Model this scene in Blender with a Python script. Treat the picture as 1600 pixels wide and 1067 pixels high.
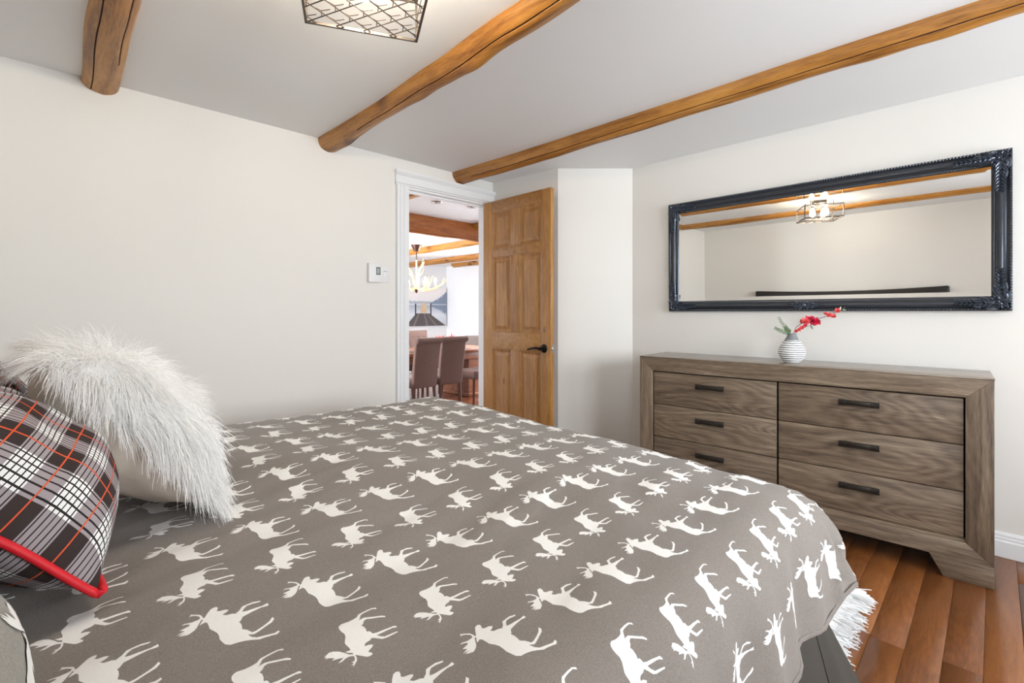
import bpy, bmesh, math, random
from math import sin, cos, pi, sqrt, atan2, radians as R
from mathutils import Vector, Matrix, noise
from mathutils.geometry import delaunay_2d_cdt

random.seed(7)
for o in list(bpy.data.objects):
    bpy.data.objects.remove(o, do_unlink=True)
S = bpy.context.scene
COL = S.collection

# ------------------------------------------------------------------ camera
# x runs along the door wall towards the mirror wall, y runs along the mirror wall towards the door wall
CAMZ = 1.14
FPX = 755.0
cd = bpy.data.cameras.new('camera')
cam = bpy.data.objects.new('camera', cd)
COL.objects.link(cam)
cam.location = (0, 0, CAMZ)
cam.rotation_euler = (pi / 2, 0, R(-45))
cd.sensor_width = 36.0
cd.lens = FPX / 1600 * 36
cd.shift_y = -45.5 / 1600
cd.clip_start = 0.02
S.camera = cam

# ------------------------------------------------------------------ world, daylight, exposure
S.view_settings.view_transform = 'Standard'
S.view_settings.look = 'None'
S.view_settings.gamma = 1
S.view_settings.use_curve_mapping = False
S.view_settings.exposure = 0.57

w = bpy.data.worlds.new('sky')
S.world = w
w.use_nodes = True
w.node_tree.nodes['Background'].inputs[0].default_value = (0.80, 0.90, 1.0, 1)
w.node_tree.nodes['Background'].inputs[1].default_value = 2.0


def area(name, loc, rot, sx, sy, power, col):
    l = bpy.data.lights.new(name, 'AREA')
    l.shape = 'RECTANGLE'
    l.size = sx
    l.size_y = sy
    l.energy = power
    l.color = col
    o = bpy.data.objects.new(name, l)
    COL.objects.link(o)
    o.location = loc
    o.rotation_euler = rot
    return o


BULB = 112.0          # bedroom bulbs
area('daylight_bedroom_window', (1.15, -2.0, 1.40), (R(90), 0, 0), 1.2, 1.25, 50, (0.90, 0.95, 1.0))
area('daylight_bedroom_window', (2.45, -2.0, 1.40), (R(90), 0, 0), 1.2, 1.25, 50, (0.90, 0.95, 1.0))
area('added_side_fill', (-0.80, -0.98, 1.40), (R(90), 0, R(-90)), 1.0, 1.25, 46, (0.90, 0.95, 1.0))  # added fill from an unseen side opening, brightens the mirror wall
area('dining_daylight', (7.35, 5.8, 1.2), (R(90), 0, R(90)), 2.2, 1.5, 360, (0.88, 0.94, 1.0))
area('dining_daylight', (0.95, 6.8, 1.2), (R(90), 0, R(-90)), 2.2, 1.5, 220, (0.92, 0.96, 1.0))  # left side: added fill from an unseen opening, brightens the dining room


# ------------------------------------------------------------------ mesh helpers
class MB:
    """collects verts and faces, builds ONE mesh object"""

    def __init__(s):
        s.v, s.f, s.m, s.uv = [], [], [], None

    def face(s, idx, m=0):
        s.f.append(idx)
        s.m.append(m)

    def box(s, x0, x1, y0, y1, z0, z1, m=0, T=None):
        n = len(s.v)
        c = [(x0, y0, z0), (x1, y0, z0), (x1, y1, z0), (x0, y1, z0), (x0, y0, z1), (x1, y0, z1), (x1, y1, z1), (x0, y1, z1)]
        if T is not None:
            c = [tuple(T @ Vector(p)) for p in c]
        s.v += c
        for q in ((0, 3, 2, 1), (4, 5, 6, 7), (0, 1, 5, 4), (1, 2, 6, 5), (2, 3, 7, 6), (3, 0, 4, 7)):
            s.face([n + i for i in q], m)
        return s

    def prism(s, poly, axis, a, b, m=0):
        """poly in the two other axes (cyclic order), extruded along axis 0/1/2 from a to b"""
        n = len(s.v)
        k = len(poly)
        for t in (a, b):
            for p, q in poly:
                s.v.append({0: (t, p, q), 1: (p, t, q), 2: (p, q, t)}[axis])
        s.face([n + i for i in range(k)][::-1], m)
        s.face([n + k + i for i in range(k)], m)
        for i in range(k):
            j = (i + 1) % k
            s.face([n + i, n + j, n + k + j, n + k + i], m)
        return s

    def tube(s, pts, r, sides=8, m=0, cap=True, closed=False):
        pts = [Vector(p) for p in pts]
        k = len(pts)
        n = len(s.v)
        prev = None
        for i, p in enumerate(pts):
            if closed:
                t = pts[(i + 1) % k] - pts[i - 1]
            else:
                t = pts[min(i + 1, k - 1)] - pts[max(i - 1, 0)]
            t.normalize()
            if prev is None:
                a = Vector((0, 0, 1)) if abs(t.z) < 0.9 else Vector((1, 0, 0))
            else:
                a = prev
            u = a - t * a.dot(t)
            if u.length < 1e-6:
                u = t.orthogonal()
            u.normalize()
            prev = u
            vv = t.cross(u)
            rr = r[i] if isinstance(r, (list, tuple)) else r
            for j in range(sides):
                an = 2 * pi * j / sides
                s.v.append(tuple(p + (u * cos(an) + vv * sin(an)) * rr))
        for i in range(k if closed else k - 1):
            i2 = (i + 1) % k
            for j in range(sides):
                j2 = (j + 1) % sides
                s.face([n + i * sides + j, n + i * sides + j2, n + i2 * sides + j2, n + i2 * sides + j], m)
        if cap and not closed:
            s.face([n + j for j in range(sides)][::-1], m)
            s.face([n + (k - 1) * sides + j for j in range(sides)], m)
        return s

    def lathe(s, prof, c=(0, 0, 0), sides=32, m=0, mf=None):
        n = len(s.v)
        for r, z in prof:
            for j in range(sides):
                a = 2 * pi * j / sides
                s.v.append((c[0] + r * cos(a), c[1] + r * sin(a), c[2] + z))
        for i in range(len(prof) - 1):
            for j in range(sides):
                j2 = (j + 1) % sides
                s.face([n + i * sides + j, n + i * sides + j2, n + (i + 1) * sides + j2, n + (i + 1) * sides + j], mf(i) if mf else m)
        s.face([n + j for j in range(sides)][::-1], m)
        s.face([n + (len(prof) - 1) * sides + j for j in range(sides)], m)
        return s

    def ellipsoid(s, c, rx, ry, rz, T=None, nu=8, nv=6, m=0):
        n = len(s.v)
        c = Vector(c)
        T = T or Matrix.Identity(3)
        for i in range(nv + 1):
            ph = pi * i / nv
            for j in range(nu):
                th = 2 * pi * j / nu
                s.v.append(tuple(c + T @ Vector((rx * sin(ph) * cos(th), ry * sin(ph) * sin(th), rz * cos(ph)))))
        for i in range(nv):
            for j in range(nu):
                j2 = (j + 1) % nu
                s.face([n + i * nu + j, n + (i + 1) * nu + j, n + (i + 1) * nu + j2, n + i * nu + j2], m)
        return s

    def grid(s, P, nu, nv, m=0, flip=False):
        """P(i,j) -> point"""
        n = len(s.v)
        for i in range(nu):
            for j in range(nv):
                s.v.append(tuple(P(i, j)))
        for i in range(nu - 1):
            for j in range(nv - 1):
                q = [n + i * nv + j, n + (i + 1) * nv + j, n + (i + 1) * nv + j + 1, n + i * nv + j + 1]
                s.face(q[::-1] if flip else q, m)
        return s

    def obj(s, name, mats, parent=None, smooth=False, bevel=0, T=None, angle=None, seg=2):
        me = bpy.data.meshes.new(name)
        v = s.v if T is None else [tuple(T @ Vector(p)) for p in s.v]
        me.from_pydata(v, [], s.f)
        if not isinstance(mats, (list, tuple)):
            mats = [mats]
        for mm in mats:
            me.materials.append(mm)
        if len(mats) > 1:
            me.polygons.foreach_set('material_index', s.m)
        if s.uv:
            ul = me.uv_layers.new(name='UVMap')
            for lp in me.loops:
                ul.data[lp.index].uv = s.uv[lp.vertex_index]
        me.update()
        if bevel:
            bm = bmesh.new()
            bm.from_mesh(me)
            es = [e for e in bm.edges if len(e.link_faces) == 2 and e.calc_face_angle(0) > 0.5]
            bmesh.ops.bevel(bm, geom=es, offset=bevel, segments=seg, profile=0.5, affect='EDGES', clamp_overlap=True)
            bm.to_mesh(me)
            bm.free()
        if smooth or bevel:
            me.polygons.foreach_set('use_smooth', [True] * len(me.polygons))
            if angle is None:
                angle = R(40) if not bevel else R(60)
            try:
                me.set_sharp_from_angle(angle=angle)
            except Exception:
                pass
        o = bpy.data.objects.new(name, me)
        COL.objects.link(o)
        if parent is not None:
            o.parent = parent
        return o


def tag(o, label, cat=None, group=None, kind=None):
    o['label'] = label
    if cat:
        o['category'] = cat
    if group:
        o['group'] = group
    if kind:
        o['kind'] = kind
    return o


def thing(name, label, cat, loc=(0, 0, 0), rz=0.0, group=None):
    o = bpy.data.objects.new(name, None)
    COL.objects.link(o)
    o.empty_display_size = 0.1
    o.location = loc
    o.rotation_euler = (0, 0, rz)
    return tag(o, label, cat, group)


def struct(o):
    o['kind'] = 'structure'
    return o


def dup(root, loc=None, rz=None, label=None, parent=None):
    c = root.copy()
    COL.objects.link(c)
    if parent is not None:
        c.parent = parent
    if loc is not None:
        c.location = loc
    if rz is not None:
        c.rotation_euler = (0, 0, rz)
    if label:
        c['label'] = label
    for ch in list(root.children):
        dup(ch, parent=c)
    return c


# ------------------------------------------------------------------ material helpers
def newmat(name):
    m = bpy.data.materials.new(name)
    m.use_nodes = True
    nt = m.node_tree
    b = nt.nodes['Principled BSDF']
    return m, nt, b


def node(nt, typ, **kw):
    n = nt.nodes.new(typ)
    for k, v in kw.items():
        if k.startswith('i_'):
            n.inputs[k[2:].replace('_', ' ')].default_value = v
        else:
            setattr(n, k, v)
    return n


def ramp(nt, stops, interp='LINEAR'):
    r = nt.nodes.new('ShaderNodeValToRGB')
    r.color_ramp.interpolation = interp
    e = r.color_ramp.elements
    while len(e) > 1:
        e.remove(e[-1])
    e[0].position = stops[0][0]
    e[0].color = (*stops[0][1], 1)
    for p, c in stops[1:]:
        x = e.new(p)
        x.color = (*c, 1)
    return r


def srgb(r, g, b):
    f = lambda c: (c / 255 / 12.92) if c / 255 <= 0.04045 else ((c / 255 + 0.055) / 1.055) ** 2.4
    return (f(r), f(g), f(b))


def plain(name, col, rough=0.5, metal=0.0, bump=0, bscale=200, spec=0.5, var=0.0):
    m, nt, b = newmat(name)
    b.inputs['Base Color'].default_value = (*col, 1)
    b.inputs['Roughness'].default_value = rough
    b.inputs['Metallic'].default_value = metal
    b.inputs['Specular IOR Level'].default_value = spec
    tc = node(nt, 'ShaderNodeTexCoord')
    nz = node(nt, 'ShaderNodeTexNoise')
    nz.inputs['Scale'].default_value = bscale
    nz.inputs['Detail'].default_value = 3
    nt.links.new(tc.outputs['Object'], nz.inputs['Vector'])
    if var:
        r = ramp(nt, [(0.3, tuple(c * (1 - var) for c in col)), (0.7, tuple(min(1, c * (1 + var)) for c in col))])
        nt.links.new(nz.outputs['Fac'], r.inputs['Fac'])
        nt.links.new(r.outputs['Color'], b.inputs['Base Color'])
    if bump:
        bp = node(nt, 'ShaderNodeBump')
        bp.inputs['Strength'].default_value = bump
        bp.inputs['Distance'].default_value = 0.002
        nt.links.new(nz.outputs['Fac'], bp.inputs['Height'])
        nt.links.new(bp.outputs['Normal'], b.inputs['Normal'])
    return m


def wood(name, stops, axis=0, scale=6.0, stretch=14.0, rough=0.45, bump=0.25, fine=0.35, rnd=0.0, knots=None, knot_scale=3.0, coat=0.0, wave=0.0, dist=1.2):
    """grain running along the object's own axis"""
    m, nt, b = newmat(name)
    L = nt.links.new
    tc = node(nt, 'ShaderNodeTexCoord')
    oi = node(nt, 'ShaderNodeObjectInfo')
    sc = [stretch] * 3
    sc[axis] = 1.0
    add = node(nt, 'ShaderNodeVectorMath', operation='ADD')
    mul = node(nt, 'ShaderNodeVectorMath', operation='SCALE')
    mul.inputs[0].default_value = (37.0, 91.0, 53.0)
    L(oi.outputs['Random'], mul.inputs['Scale'])
    L(tc.outputs['Object'], add.inputs[0])
    L(mul.outputs[0], add.inputs[1])
    mp = node(nt, 'ShaderNodeMapping')
    mp.inputs['Scale'].default_value = sc
    L(add.outputs[0], mp.inputs['Vector'])
    n1 = node(nt, 'ShaderNodeTexNoise')
    n1.inputs['Scale'].default_value = scale * 0.25
    n1.inputs['Detail'].default_value = 6
    n1.inputs['Roughness'].default_value = 0.62
    n1.inputs['Distortion'].default_value = dist
    L(mp.outputs[0], n1.inputs['Vector'])
    n2 = node(nt, 'ShaderNodeTexNoise')
    n2.inputs['Scale'].default_value = scale * 2.2
    n2.inputs['Detail'].default_value = 4
    L(mp.outputs[0], n2.inputs['Vector'])
    mx = node(nt, 'ShaderNodeMix', data_type='FLOAT')
    mx.inputs[0].default_value = fine
    L(n1.outputs['Fac'], mx.inputs[2])
    L(n2.outputs['Fac'], mx.inputs[3])
    fac = mx.outputs[0]
    if wave:
        # cathedral grain: bands on a distorted coordinate
        mp3 = node(nt, 'ShaderNodeMapping')
        s3 = [1.0] * 3
        s3[axis] = 0.16
        mp3.inputs['Scale'].default_value = s3
        L(add.outputs[0], mp3.inputs['Vector'])
        wv = node(nt, 'ShaderNodeTexNoise')
        wv.inputs['Scale'].default_value = 5.0
        wv.inputs['Detail'].default_value = 1.5
        wv.inputs['Distortion'].default_value = 0.4
        L(mp3.outputs[0], wv.inputs['Vector'])
        k = node(nt, 'ShaderNodeMath', operation='MULTIPLY')
        k.inputs[1].default_value = 24.0
        L(wv.outputs['Fac'], k.inputs[0])
        fr = node(nt, 'ShaderNodeMath', operation='PINGPONG')
        fr.inputs[1].default_value = 0.5
        L(k.outputs[0], fr.inputs[0])
        mw = node(nt, 'ShaderNodeMix', data_type='FLOAT')
        mw.inputs[0].default_value = wave
        L(fac, mw.inputs[2])
        f2 = node(nt, 'ShaderNodeMath', operation='MULTIPLY_ADD')
        f2.inputs[1].default_value = 0.9
        f2.inputs[2].default_value = 0.27
        L(fr.outputs[0], f2.inputs[0])
        L(f2.outputs[0], mw.inputs[3])
        fac = mw.outputs[0]
    if rnd:
        ra = node(nt, 'ShaderNodeMath', operation='MULTIPLY_ADD')
        ra.inputs[1].default_value = rnd
        ra.inputs[2].default_value = -rnd / 2
        L(oi.outputs['Random'], ra.inputs[0])
        ad = node(nt, 'ShaderNodeMath', operation='ADD')
        L(fac, ad.inputs[0])
        L(ra.outputs[0], ad.inputs[1])
        fac = ad.outputs[0]
    r = ramp(nt, stops)
    L(fac, r.inputs['Fac'])
    colo = r.outputs['Color']
    if knots:
        vo = node(nt, 'ShaderNodeTexVoronoi')
        vo.inputs['Scale'].default_value = knot_scale
        mp2 = node(nt, 'ShaderNodeMapping')
        s2 = [1.0] * 3
        s2[axis] = 0.55
        mp2.inputs['Scale'].default_value = s2
        L(add.outputs[0], mp2.inputs['Vector'])
        L(mp2.outputs[0], vo.inputs['Vector'])
        kr = ramp(nt, [(0.0, (1, 1, 1)), (knots[1], (0.85, 0.85, 0.85)), (knots[1] * 1.8, (0, 0, 0))])
        L(vo.outputs['Distance'], kr.inputs['Fac'])
        km = node(nt, 'ShaderNodeMix', data_type='RGBA')
        L(kr.outputs['Color'], km.inputs[0])
        L(colo, km.inputs[6])
        km.inputs[7].default_value = (*knots[0], 1)
        colo = km.outputs[2]
    L(colo, b.inputs['Base Color'])
    b.inputs['Roughness'].default_value = rough
    if coat:
        b.inputs['Coat Weight'].default_value = coat
        b.inputs['Coat Roughness'].default_value = 0.12
    bp = node(nt, 'ShaderNodeBump')
    bp.inputs['Strength'].default_value = bump
    bp.inputs['Distance'].default_value = 0.002
    L(mx.outputs[0], bp.inputs['Height'])
    L(bp.outputs['Normal'], b.inputs['Normal'])
    return m


def emit(name, col, strength):
    m, nt, b = newmat(name)
    b.inputs['Base Color'].default_value = (*col, 1)
    b.inputs['Emission Color'].default_value = (*col, 1)
    b.inputs['Emission Strength'].default_value = strength
    return m


M = {}
M['wall'] = plain('warm_white_paint', (0.80, 0.777, 0.735), 0.6, bump=0.06, bscale=160, spec=0.3)
M['ceil'] = plain('ceiling_paint', (0.84, 0.84, 0.835), 0.55, bump=0.05, bscale=120, spec=0.3)
M['trim'] = plain('white_trim_paint', (0.84, 0.85, 0.86), 0.35, bump=0.02, bscale=90)
M['dwall'] = plain('cool_white_paint', (0.80, 0.82, 0.84), 0.6, bump=0.05, bscale=160)
M['log'] = wood('honey_log', [(0.28, srgb(80, 44, 14)), (0.40, srgb(138, 88, 34)), (0.52, srgb(172, 117, 50)), (0.70, srgb(200, 146, 74))], axis=1, scale=8, stretch=13, rough=0.42, bump=0.8, fine=0.28, rnd=0.05, dist=0.7, knots=(srgb(84, 42, 14), 0.10), knot_scale=3.4)
M['logx'] = wood('brown_log', [(0.22, srgb(84, 42, 16)), (0.45, srgb(148, 84, 34)), (0.6, srgb(178, 106, 46)), (0.8, srgb(196, 128, 64))], axis=0, scale=7, stretch=9, rough=0.45, bump=0.5, rnd=0.1, knots=(srgb(70, 34, 12), 0.09), knot_scale=3.0)
M['crack'] = plain('dark_log_crack', srgb(58, 28, 10), 0.9)
M['pine'] = wood('pine_door', [(0.28, srgb(122, 80, 36)), (0.45, srgb(160, 111, 57)), (0.58, srgb(182, 132, 73)), (0.76, srgb(202, 157, 98))], axis=2, scale=9, stretch=12, rough=0.38, bump=0.12, rnd=0.08, knots=(srgb(92, 50, 20), 0.055), knot_scale=4.5)
M['pinex'] = wood('pine_rail', [(0.28, srgb(120, 78, 36)), (0.45, srgb(158, 109, 55)), (0.58, srgb(178, 129, 70)), (0.76, srgb(198, 153, 95))], axis=1, scale=9, stretch=12, rough=0.38, bump=0.12, rnd=0.08, knots=(srgb(92, 50, 20), 0.05), knot_scale=4.0)
dst = [(0.30, srgb(54, 43, 33)), (0.42, srgb(92, 76, 61)), (0.52, srgb(115, 98, 80)), (0.61, srgb(133, 116, 97)), (0.74, srgb(176, 159, 137))]
M['drawer'] = wood('weathered_wood_drawer', dst, axis=1, scale=9, stretch=18, rough=0.55, bump=0.4, fine=0.35, rnd=0.06, wave=0.24, dist=0.9)
M['dwood'] = wood('weathered_wood_rail', dst, axis=1, scale=9, stretch=18, rough=0.55, bump=0.4, fine=0.35, rnd=0.06, dist=0.9, knots=(srgb(70, 55, 42), 0.035), knot_scale=4.5)
M['dwoodz'] = wood('weathered_wood_stile', dst, axis=2, scale=9, stretch=18, rough=0.55, bump=0.4, fine=0.35, dist=0.9, rnd=0.06, wave=0.12, knots=(srgb(70, 55, 42), 0.035), knot_scale=4.5)
M['dtop'] = wood('weathered_wood_top', dst, axis=1, scale=9, stretch=18, rough=0.35, bump=0.15, fine=0.35, dist=0.9, coat=0.6)
M['handle'] = plain('dark_bronze', srgb(44, 37, 31), 0.45, 0.5)
M['black'] = plain('black_iron', srgb(26, 24, 23), 0.35, 0.7)
M['gap'] = plain('dark_recess', srgb(22, 17, 14), 0.9)
M['floor'] = wood('stained_floor_plank', [(0.15, srgb(80, 45, 21)), (0.40, srgb(116, 68, 33)), (0.58, srgb(138, 84, 43)), (0.85, srgb(162, 104, 56))], axis=0, scale=10, stretch=9, rough=0.33, bump=0.10, rnd=0.30, coat=0.15, wave=0.16, dist=2.0)
M['dfloor'] = wood('dining_floor_plank', [(0.20, srgb(66, 30, 16)), (0.42, srgb(104, 52, 28)), (0.58, srgb(126, 64, 34)), (0.80, srgb(150, 84, 46))], axis=0, scale=9, stretch=12, rough=0.22, bump=0.08, rnd=0.25, coat=0.4)
M['subfloor'] = plain('floor_gap', srgb(60, 34, 18), 0.9)
M['mirror'], _nt, _b = newmat('mirror_silver')
_b.inputs['Base Color'].default_value = (0.93, 0.93, 0.92, 1)
_b.inputs['Metallic'].default_value = 1
_b.inputs['Roughness'].default_value = 0.004
M['frame'] = plain('black_lacquer_frame_sheen', srgb(66, 70, 77), 0.24, 0.55, bump=0.05, bscale=150)  # black frame; base lifted to blue-grey to hold the window reflections
M['frame2'] = plain('black_lacquer_ornament_lit', srgb(84, 91, 102), 0.2, 0.6)  # same lacquer, lighter: window glints put into the ornament colour
M['chrome'] = plain('brushed_nickel', (0.75, 0.73, 0.70), 0.25, 1.0)
M['plastic'] = plain('white_plastic', (0.82, 0.82, 0.82), 0.4)
M['lcd'] = plain('lcd_glass', srgb(142, 156, 150), 0.25)
M['lcdf'] = plain('lcd_border', srgb(62, 66, 68), 0.3)
M['cage'] = plain('pewter_cage', srgb(88, 80, 75), 0.4, 0.6)
M['red'] = plain('red_piping', srgb(205, 14, 30), 0.6, bump=0.2, bscale=500)
M['cream'] = plain('cream_lining', srgb(226, 213, 190), 0.8, bump=0.15, bscale=400)
M['beige'] = plain('beige_suede', srgb(216, 205, 190), 0.8, bump=0.12, bscale=60, var=0.03)
M['skirt'] = plain('grey_bed_skirt', srgb(66, 61, 55), 0.85, bump=0.3, bscale=500, var=0.06)  # grey darkened, the shadow on the skirt is put into the colour
M['white'] = plain('white_cotton', (0.8, 0.8, 0.8), 0.8, bump=0.1, bscale=300)
M['leather'] = plain('black_leather', srgb(32, 28, 27), 0.4, bump=0.2, bscale=220)
M['glass'], _nt, _b = newmat('window_glass')
_tr = node(_nt, 'ShaderNodeBsdfTransparent')
_gl = node(_nt, 'ShaderNodeBsdfGlossy')
_gl.inputs['Roughness'].default_value = 0.02
_fr = node(_nt, 'ShaderNodeFresnel')
_mx = node(_nt, 'ShaderNodeMixShader')
_nt.links.new(_fr.outputs[0], _mx.inputs[0])
_nt.links.new(_tr.outputs[0], _mx.inputs[1])
_nt.links.new(_gl.outputs[0], _mx.inputs[2])
_nt.links.new(_mx.outputs[0], _nt.nodes['Material Output'].inputs['Surface'])


def fabric(name, col, dark=0.86, scale=420, bump=0.35, streak=False):
    m, nt, b = newmat(name)
    L = nt.links.new
    tc = node(nt, 'ShaderNodeTexCoord')
    n1 = node(nt, 'ShaderNodeTexNoise')
    n1.inputs['Scale'].default_value = scale
    n1.inputs['Detail'].default_value = 2
    L(tc.outputs['Object'], n1.inputs['Vector'])
    r = ramp(nt, [(0.3, tuple(c * dark for c in col)), (0.7, tuple(min(1, c * (2 - dark)) for c in col))])
    L(n1.outputs['Fac'], r.inputs['Fac'])
    L(r.outputs['Color'], b.inputs['Base Color'])
    b.inputs['Roughness'].default_value = 0.85
    b.inputs['Sheen Weight'].default_value = 0.15
    b.inputs['Specular IOR Level'].default_value = 0.2
    bp = node(nt, 'ShaderNodeBump')
    bp.inputs['Strength'].default_value = bump
    bp.inputs['Distance'].default_value = 0.001
    L(n1.outputs['Fac'], bp.inputs['Height'])
    L(bp.outputs['Normal'], b.inputs['Normal'])
    return m


M['duvet'] = fabric('taupe_flannel', srgb(129, 121, 114), 0.84)
M['print'] = fabric('white_print', srgb(236, 234, 230), 0.97)
M['sham'] = fabric('grey_flannel', srgb(140, 136, 128), 0.84)
M['chair'] = fabric('brown_tweed', srgb(116, 92, 84), 0.75, 160)
M['chairg'] = fabric('grey_tweed', srgb(134, 124, 120), 0.8, 160)
M['dleg'] = plain('walnut_leg', srgb(86, 52, 34), 0.4)
M['table'] = wood('table_wood', [(0.25, srgb(110, 64, 44)), (0.5, srgb(150, 96, 70)), (0.75, srgb(176, 124, 96))], axis=0, scale=8, stretch=10, rough=0.3, bump=0.1)

# plaid (tartan) cloth from the UV map, one UV unit = one repeat
M['plaid'], nt, b = newmat('tartan_cloth')
L = nt.links.new
tc = node(nt, 'ShaderNodeTexCoord')
sp = node(nt, 'ShaderNodeSeparateXYZ')
L(tc.outputs['UV'], sp.inputs[0])


def band(out):
    f = node(nt, 'ShaderNodeMath', operation='FRACT')
    L(out, f.inputs[0])
    w_ = (1, 1, 1)
    k_ = (0, 0, 0)
    # white band with thin black lines, dark band with one orange line
    wb = ramp(nt, [(0.0, k_), (0.5, w_)], 'CONSTANT')
    L(f.outputs[0], wb.inputs['Fac'])
    st = [(0.0, k_)]
    for c in (0.545, 0.65, 0.75, 0.85, 0.955):
        st += [(c - 0.011, w_), (c + 0.011, k_)]
    bl = ramp(nt, st, 'CONSTANT')
    L(f.outputs[0], bl.inputs['Fac'])
    og = ramp(nt, [(0.0, k_), (0.237, w_), (0.263, k_)], 'CONSTANT')
    L(f.outputs[0], og.inputs['Fac'])
    return wb, bl, og


wu, bu, ou = band(sp.outputs[0])
wv, bv, ov = band(sp.outputs[1])
ad = node(nt, 'ShaderNodeMath', operation='ADD')
L(wu.outputs[0], ad.inputs[0])
L(wv.outputs[0], ad.inputs[1])
hf = node(nt, 'ShaderNodeMath', operation='MULTIPLY')
hf.inputs[1].default_value = 0.5
L(ad.outputs[0], hf.inputs[0])
base = ramp(nt, [(0.0, srgb(52, 42, 40)), (0.25, srgb(152, 142, 144)), (0.75, srgb(226, 224, 222))], 'CONSTANT')
L(hf.outputs[0], base.inputs['Fac'])
bm_ = node(nt, 'ShaderNodeMath', operation='MAXIMUM')
L(bu.outputs[0], bm_.inputs[0])
L(bv.outputs[0], bm_.inputs[1])
m1 = node(nt, 'ShaderNodeMix', data_type='RGBA')
L(bm_.outputs[0], m1.inputs[0])
L(base.outputs[0], m1.inputs[6])
m1.inputs[7].default_value = (*srgb(34, 28, 28), 1)
om = node(nt, 'ShaderNodeMath', operation='MAXIMUM')
L(ou.outputs[0], om.inputs[0])
L(ov.outputs[0], om.inputs[1])
m2 = node(nt, 'ShaderNodeMix', data_type='RGBA')
L(om.outputs[0], m2.inputs[0])
L(m1.outputs[2], m2.inputs[6])
m2.inputs[7].default_value = (*srgb(206, 84, 48), 1)
L(m2.outputs[2], b.inputs['Base Color'])
b.inputs['Roughness'].default_value = 0.8
b.inputs['Specular IOR Level'].default_value = 0.25

# ------------------------------------------------------------------ room shell
XW = 3.22      # mirror wall
YL = 2.977     # door wall
CZ = 2.225     # ceiling
XH = -0.52     # wall behind the bed head
YB = -1.75     # window wall
TH = 0.085     # thickness of the door wall
DX0, DX1, DZ = 1.92, 2.677, 2.037   # door opening
LOW = -0.20    # dining floor level

fl = MB().box(XH - 0.1, XW + 0.1, YB - 0.1, YL + TH, -0.12, -0.012)
floor = struct(fl.obj('floor', M['subfloor']))
PW = 0.0955
y = 0.0264 - PW * 19
row = 0
while y < YL + 0.05:
    x = XH - 0.6 * random.random()
    while x < XW:
        l = random.choice((0.95, 1.3, 1.6, 1.9))
        x0, x1 = max(x, XH), min(x + l, XW)
        if x1 - x0 > 0.05:
            y1 = min(y + PW, YL + TH)
            MB().box(x0 + 0.0004, x1 - 0.0004, max(y, YB) + 0.0004, y1 - 0.0004, -0.012, 0.0).obj('plank', M['floor'], floor, bevel=0.0005, seg=1)
        x += l
    y += PW

c = MB().box(XH - 0.1, XW + 0.1, YB - 0.1, YL + TH, CZ, CZ + 0.12)
struct(c.obj('ceiling', M['ceil']))
wl = MB()
wl.box(XH - 0.1, DX0, YL, YL + TH, -0.01, CZ)
wl.box(DX1, XW + 0.1, YL, YL + TH, -0.01, CZ)
wl.box(DX0, DX1, YL, YL + TH, DZ, CZ)
struct(wl.obj('wall_left', M['wall']))
A = (2.75, YL)
B = (2.823, 2.333)
C = (XW, 1.934)
wa = MB().prism([A, B, (B[0] + 0.1, B[1] + 0.05), (A[0] + 0.1, A[1])], 2, -0.01, CZ)
struct(wa.obj('wall_alcove', M['wall']))
wd = MB().prism([B, C, (C[0] + 0.1, C[1] + 0.1), (B[0] + 0.1, B[1] + 0.1)], 2, -0.01, CZ)
struct(wd.obj('wall_diagonal', M['wall']))
struct(MB().box(XW, XW + 0.1, YB, C[1], -0.01, CZ).obj('wall_right', M['wall']))
HW = (-1.50, -0.46)      # added, unseen side window behind the bed head, brightens the mirror wall
struct(MB().box(XH - 0.1, XH, HW[1], YL, -0.01, CZ).box(XH - 0.1, XH, YB, HW[0], -0.01, CZ).box(XH - 0.1, XH, HW[0], HW[1], -0.01, 0.80).box(XH - 0.1, XH, HW[0], HW[1], 2.0, CZ).obj('wall_head', M['wall']))
q = MB()
for a, b_, c_, d_ in ((HW[0], HW[1], 0.80, 0.85), (HW[0], HW[1], 1.95, 2.0), (HW[0], HW[0] + 0.05, 0.85, 1.95), (HW[1] - 0.05, HW[1], 0.85, 1.95), ((HW[0] + HW[1]) / 2 - 0.025, (HW[0] + HW[1]) / 2 + 0.025, 0.85, 1.95)):
    q.box(XH - 0.08, XH - 0.03, a, b_, c_, d_)
wo = struct(q.obj('window_5', M['trim']))
for a, b_ in ((HW[0] + 0.05, (HW[0] + HW[1]) / 2 - 0.025), ((HW[0] + HW[1]) / 2 + 0.025, HW[1] - 0.05)):
    MB().box(XH - 0.057, XH - 0.053, a, b_, 0.85, 1.95).obj('pane', M['glass'], wo)
ww = MB()
W1 = (0.58, 1.72)
W2 = (1.88, 3.02)
WZ = (0.80, 2.00)
ww.box(XH, XW, YB - 0.14, YB, -0.01, WZ[0])
ww.box(XH, XW, YB - 0.14, YB, WZ[1], CZ)
for a, b_ in ((XH, W1[0]), (W1[1], W2[0]), (W2[1], XW)):
    ww.box(a, b_, YB - 0.14, YB, WZ[0], WZ[1])
struct(ww.obj('wall_back', M['wall']))
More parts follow.
